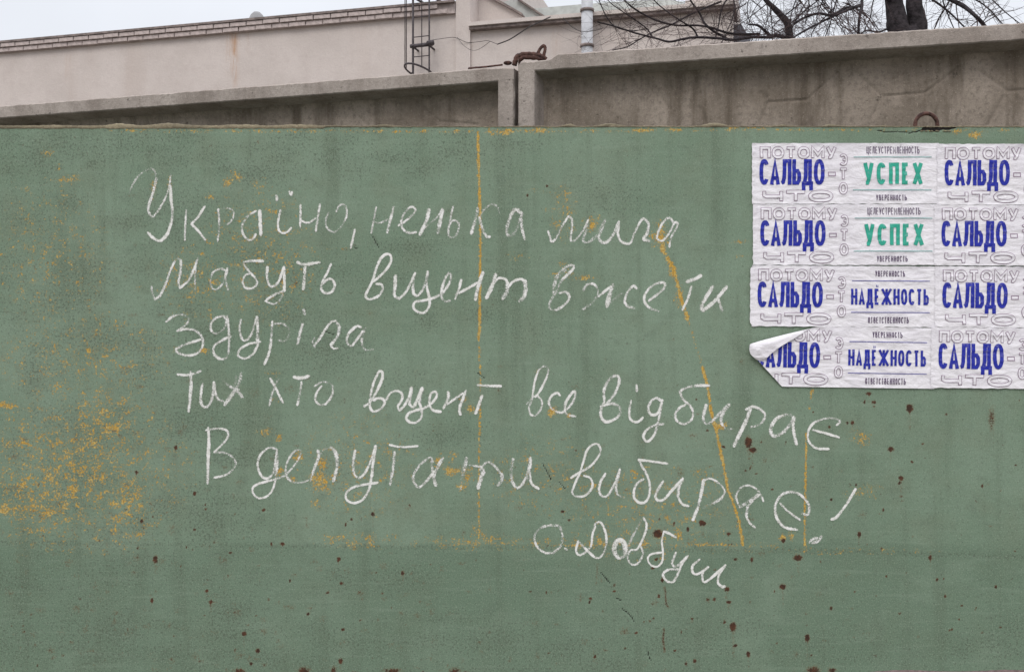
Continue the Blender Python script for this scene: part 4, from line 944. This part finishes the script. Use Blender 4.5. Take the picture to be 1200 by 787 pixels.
def Bw(s, n, z): return p0B + uB * s + nB * n + Vector((0, 0, z))
# ladder with safety cage
sl, sr2 = hit(frB, 484, 50, -.2)[0], hit(frB, 503, 50, -.2)[0]
lad = empty('ladder', Bw((sl + sr2) / 2, 0, 3.0), math.atan2(uB.y, uB.x)); tag(lad, 'dark steel fire ladder with round safety cage on the pale building', 'ladder')
hwid = (sr2 - sl) / 2
def lt(name, pts, r, seg=6):
    bm = bmesh.new(); tube(bm, pts, r, seg); return bm_obj(name, bm, M_black, lad, True)
lt('stile', [(-hwid, -.2, 0), (-hwid, -.2, 4.6)], .016); lt('stile', [(hwid, -.2, 0), (hwid, -.2, 4.6)], .0125)
for k in range(13): 
    z = hit(frB, 492, 66.5, -.2)[1] - 3.0 + (k - 6) * .262
    if z > .05: lt('rung', [(-hwid, -.2, z), (hwid, -.2, z + .006)], .0065)
rc = .27
def hoop(z, r=.012): 
    pts = [(-hwid, -.2, z)] + [(.02 + rc * math.cos(a) * .9, -.27 - rc * (1 + math.sin(a)) * .9 + rc * .9 * .0, z) for a in []]
    for k in range(13):
        a = math.pi - (-math.pi * k / 12)          # from the left stile round the front to the right
        pts.append((hwid * 1.25 * math.cos(a), -.22 + .46 * math.sin(a), z))
    pts.append((hwid, -.2, z)); return lt('cage_hoop', pts, r)
zh = [hit(frB, 488, 81, -.4)[1] - 3, hit(frB, 488, 49, -.4)[1] - 3, hit(frB, 488, 15, -.4)[1] - 3 + .35]
hoop(zh[0], .013); hoop(zh[2], .011); hoop(zh[2] + .9, .014)
for a in (math.pi * 1.13, math.pi * 1.36, math.pi * 1.80):
    x = hwid * 1.25 * math.cos(a); y = -.22 + .46 * math.sin(a); lt('cage_bar', [(x, y, zh[0]), (x, y, 4.6)], .0065)
bm = bmesh.new()
for s_ in (-1, 1): tube(bm, [(s_ * hwid, 0, zh[1]), (s_ * hwid, -.24, zh[1])], .014, 6)
tube(bm, [(-hwid - .03, -.22, zh[1]), (hwid + .06, -.22, zh[1] + .01)], .026, 6); tube(bm, [(hwid - .02, -.22, zh[1] + .02), (hwid + .07, -.22, zh[1] + .03)], .035, 6)
bm_obj('wall_bracket', bm, M_black, lad, True)
zt_ = hit(frB, 495, 4, 0)[1] - 3
for s_, e_ in ((-1, .22), (1, .28)): lt('roof_brace', [(s_ * hwid, -.2, zt_ + .02), (s_ * hwid + e_, .5, zt_ - .02)], .016)

# vent pipe
s1_, z1_ = hit(frB, 688, 60, -.22)
pipe = empty('vent_pipe', Bw(s1_, .22, 0)); tag(pipe, 'pale grey upright pipe with two dark collars standing against the building', 'pipe')
bm = bmesh.new(); tube(bm, [(0, 0, 0), (0, 0, 7.6)], .073, 24); bm_obj('pipe', bm, M_pipe, pipe, True)
for py in (12.5, 54):
    z = hit(frB, 688, py, -.22)[1]; bm = bmesh.new(); tube(bm, [(0, 0, z - .018), (0, 0, z - .016), (0, 0, z + .016), (0, 0, z + .018)], [.075, .088, .088, .075], 24); bm_obj('collar', bm, M_dark, pipe, True)
# cables on the facade
def cable(pts, r, label):
    P_ = [Bw(hit(frB, x, y, -o_)[0], o_, hit(frB, x, y, -o_)[1]) for x, y, o_ in pts]
    loc = P_[0]; bm = bmesh.new(); tube(bm, [p - loc for p in spline(P_, 6)], r, 5)
    tag(bm_obj('cable', bm, M_cable, None, True, loc=loc), label, 'cable')
cable([(507, 47, .12), (530, 44, .03), (538, 46, .08), (548, 50, .05), (562, 49, .05), (572, 48, .06), (583, 52, .06)], .0035, 'thin pale-looking cable running along the facade right of the ladder')
cable([(536, 44, .07), (542, 52, .12), (550, 58, .14), (558, 59, .14), (566, 55, .12), (574, 49, .1)], .003, 'thin slack cable loop hanging below the facade cable near the pier')
cable([(583, 52, .12), (596, 47, .3), (606, 41, .35), (618, 33, .35), (630, 27, .3), (645, 20, .2)], .008, 'dark cable rising across the wall between ladder and pipe')
cable([(660, 21, .2), (668, 30, .3), (678, 36, .35), (690, 37, .4), (706, 34, .35)], .0045, 'thin cable sagging in front of the pale grey pipe')

# ------------------------------------------------------------------ bare trees
def wander(p, d, length, n, curl, droop, rnd):
    pts = [p.copy()]; d = d.normalized()
    for i in range(n):
        d = (d + Vector((rnd.gauss(0, curl), rnd.gauss(0, curl), rnd.gauss(0, curl) - droop))).normalized(); pts.append(pts[-1] + d * length / n)
    return pts
class Tree:
    def __init__(s, name, base, label, seed):
        s.root = empty(name, base); tag(s.root, label, 'tree'); s.base = Vector(base); s.rnd = random.Random(seed); s.tw = bmesh.new(); s.n = 0
    def part(s, name, pts, rads, seg=8, jit=.05, mat=None):
        bm = bmesh.new(); tube(bm, [p - s.base for p in pts], rads, seg, jit); bm_obj(name, bm, mat or M_bark, s.root, True)
    def limb(s, pix, r0, r1, twigs=8, tl=.6, level=2, name='branch', n=6):
        pts = spline([at(*p) for p in pix], n); k = len(pts); s.part(name, pts, [r0 + (r1 - r0) * i / (k - 1) for i in range(k)], 7 if r0 > .01 else 5)
        s.twigs(pts, twigs, tl, max(.0017, r1 * .42), level); return pts
    def twigs(s, pts, count, tl, r, level):
        rnd = s.rnd; k = len(pts)
        for i in range(int(count * 1.5) if level > 1 else count):
            j = rnd.randrange(1, k - 1) if k > 2 else 1; p = pts[j]; d = (pts[min(j + 1, k - 1)] - pts[j - 1]).normalized()
            side = Vector((rnd.gauss(0, 1), rnd.gauss(0, .6), rnd.gauss(.15, 1))).normalized(); dd = (d * .7 + side * .9).normalized()
            ln = tl * rnd.uniform(.45, 1.1); w_ = wander(p, dd, ln, 7, .13, .015, rnd)
            tube(s.tw, [q - s.base for q in w_], [r * (1 - .75 * a / 7) for a in range(8)], 4, 0, False); s.n += 1
            if level > 1: s.twigs(w_, rnd.randint(2, 4), tl * .55, r * .62, level - 1)
    def done(s): tag(bm_obj('twigs', s.tw, M_twig, s.root, False), kind='stuff')
dt = 6.2
base = at(1064, 300, dt); base.z = 0
t1 = Tree('bare_tree', base, 'leafless tree with a dark forked trunk rising behind the fence on the right', 4)
fk = at(1064, 48, dt)
t1.part('trunk', [base, base + Vector((.01, 0, .6)), base + Vector((-.02, .02, 1.6)), base + Vector((0, 0, 2.6)), fk + Vector((0, 0, -.15)), fk], [.2, .165, .15, .14, .125, .10], 14, .04)
t1.part('trunk', spline([at(1062, 52, dt), at(1053, 34, dt), at(1050, 18, dt), at(1047, 0, dt), at(1038, -50, dt), at(1030, -120, dt), at(1034, -200, dt)], 4), [.085] + [.072 - .0018 * i for i in range(24)], 12, .05)
t1.part('trunk', spline([at(1064, 52, dt), at(1075, 34, dt), at(1074, 20, dt), at(1071, 0, dt), at(1078, -50, dt + .1), at(1096, -120, dt + .2), at(1102, -210, dt + .3)], 4), [.092, .085, .074, .064, .06] + [.058 - .0016 * i for i in range(20)], 12, .05)
LB = t1.limb
LB([(1047,2,dt),(1020,-8,dt-.2),(1011,-2,dt-.3),(1010,8,dt-.35),(1007,22,dt-.4),(1006,40,dt-.4)], .012, .007, 6, .35)
LB([(1010,6,dt-.3),(1000,9,dt-.4),(990,10,dt-.4),(975,18,dt-.5),(960,16,dt-.6),(945,20,dt-.6),(930,28,dt-.6)], .011, .006, 10, .4)
LB([(1000,9,dt-.4),(975,20,dt-.5),(955,30,dt-.6),(935,41,dt-.6),(920,52,dt-.6)], .0085, .004, 9, .4)
LB([(982,-6,dt-.3),(977,12,dt-.4),(972,30,dt-.4),(966,46,dt-.4)], .005, .003, 5, .3)
LB([(1098,-8,dt),(1115,0,dt),(1130,8,dt-.1),(1142,18,dt-.2),(1152,28,dt-.2),(1160,40,dt-.2)], .016, .009, 8, .4)
LB([(1086,-4,dt),(1100,5,dt),(1115,17,dt),(1130,32,dt)], .008, .005, 5, .35)
LB([(1118,-10,dt+.2),(1110,6,dt+.2),(1100,22,dt+.2),(1092,42,dt+.2)], .006, .004, 5, .3)
LB([(1135,-4,dt+.3),(1150,4,dt+.3),(1163,15,dt+.3),(1176,30,dt+.3)], .006, .0035, 6, .35)
LB([(1150,-12,dt+.4),(1165,2,dt+.4),(1180,16,dt+.5),(1198,30,dt+.5)], .005, .003, 6, .35)
LB([(1120,-30,dt),(1110,-14,dt),(1105,0,dt-.1),(1112,20,dt-.1),(1118,34,dt-.1)], .006, .003, 6, .3)
LB([(1040,34,dt),(1028,38,dt-.1),(1015,36,dt-.1),(1002,46,dt-.1)], .007, .004, 5, .3)
LB([(1055,-30,dt),(1036,-18,dt),(1024,0,dt),(1020,20,dt),(1012,38,dt)], .005, .003, 5, .3)
# crown above the frame
for k in range(16):
    a = k * 2.4; sp0 = at(1034 if k % 2 else 1100, -150 - 4 * k, dt); ln = t1.rnd.uniform(.8, 1.5)
    w_ = wander(sp0, Vector((math.cos(a), math.sin(a) * .7, .75)), ln, 8, .12, -.01, t1.rnd); t1.part('branch', w_, [.022 - .0022 * i for i in range(9)], 6); t1.twigs(w_, 9, .6, .004, 2)
t1.done()
d2 = 7.6
base2 = at(915, 300, d2); base2.z = 0
t2 = Tree('bare_tree', base2, 'smaller leafless tree spreading thin curved twigs before the building end', 9)
t2.part('trunk', [base2, base2 + Vector((0, 0, 1)), base2 + Vector((.06, 0, 2.2)), at(926, 75, d2), at(926, 48, d2)], [.11, .09, .075, .055, .045], 10, .05)
t2.part('trunk', spline([at(926, 52, d2), at(925, 40, d2), at(923, 28, d2), at(915, 18, d2), at(905, 8, d2), at(895, -3, d2), at(880, -28, d2), at(872, -60, d2), at(876, -120, d2)], 4), [.04] + [.034 - .0009 * i for i in range(32)], 9, .05)
B2 = t2.limb
B2([(924,46,d2),(912,42,d2),(903,42,d2),(896,36,d2),(888,30,d2-.1),(878,29,d2-.2)], .018, .007, 10, .5)
B2([(905,44,d2),(880,44,d2-.2),(858,47,d2-.3),(840,45,d2-.4),(815,44,d2-.5),(800,46,d2-.6),(784,49,d2-.6),(768,45,d2-.7),(745,39,d2-.8),(720,31,d2-.9),(700,26,d2-1)], .012, .0045, 16, .7)
B2([(890,40,d2),(865,40,d2-.2),(850,38,d2-.3),(835,33,d2-.3),(818,30,d2-.4),(795,30,d2-.5),(775,26,d2-.6),(758,19,d2-.6),(740,8,d2-.7),(728,-4,d2-.8)], .010, .005, 14, .6)
B2([(850,44,d2-.2),(838,38,d2-.3),(826,28,d2-.3),(820,16,d2-.3),(810,2,d2-.4),(802,-14,d2-.4)], .010, .006, 9, .5)
B2([(818,44,d2-.4),(812,34,d2-.4),(800,26,d2-.5),(785,16,d2-.5),(770,4,d2-.5),(760,-8,d2-.6)], .007, .004, 8, .5)
B2([(845,2,d2),(820,12,d2-.2),(800,22,d2-.3),(785,30,d2-.4),(765,38,d2-.5),(750,46,d2-.6),(735,55,d2-.7),(718,59,d2-.8)], .008, .0035, 12, .5)
B2([(870,-10,d2),(852,0,d2-.1),(845,14,d2-.1),(842,30,d2-.1),(838,46,d2-.1)], .008, .004, 8, .45)
B2([(765,44,d2-.6),(758,34,d2-.6),(745,24,d2-.7),(730,14,d2-.7),(716,4,d2-.8),(705,-8,d2-.8)], .0055, .003, 8, .4)
B2([(700,-4,d2-.8),(706,10,d2-.8),(712,22,d2-.8),(722,32,d2-.8),(738,36,d2-.8),(756,35,d2-.7)], .0042, .003, 7, .4)
for q in range(30):                    # the tangle of finer shoots above the fence
    x0 = t2.rnd.uniform(855, 1000); y0 = t2.rnd.uniform(-30, 10); x1 = x0 + t2.rnd.uniform(-60, 60); y1 = t2.rnd.uniform(30, 60); dd = d2 + t2.rnd.uniform(-.6, .6)
    B2([(x0, y0, dd), ((x0 + x1) / 2 + t2.rnd.uniform(-15, 15), (y0 + y1) / 2 + t2.rnd.uniform(-8, 8), dd), (x1, y1, dd)], t2.rnd.uniform(.003, .006), .002, 5, .4, 2)
for k in range(12):
    a = k * 2.4; w_ = wander(at(876 + k, -90 - 5 * k, d2), Vector((math.cos(a), math.sin(a) * .7, .5)), t2.rnd.uniform(.8, 1.4), 8, .14, -.01, t2.rnd); t2.part('branch', w_, [.014 - .0014 * i for i in range(9)], 5); t2.twigs(w_, 9, .6, .0035, 2)
t2.done()
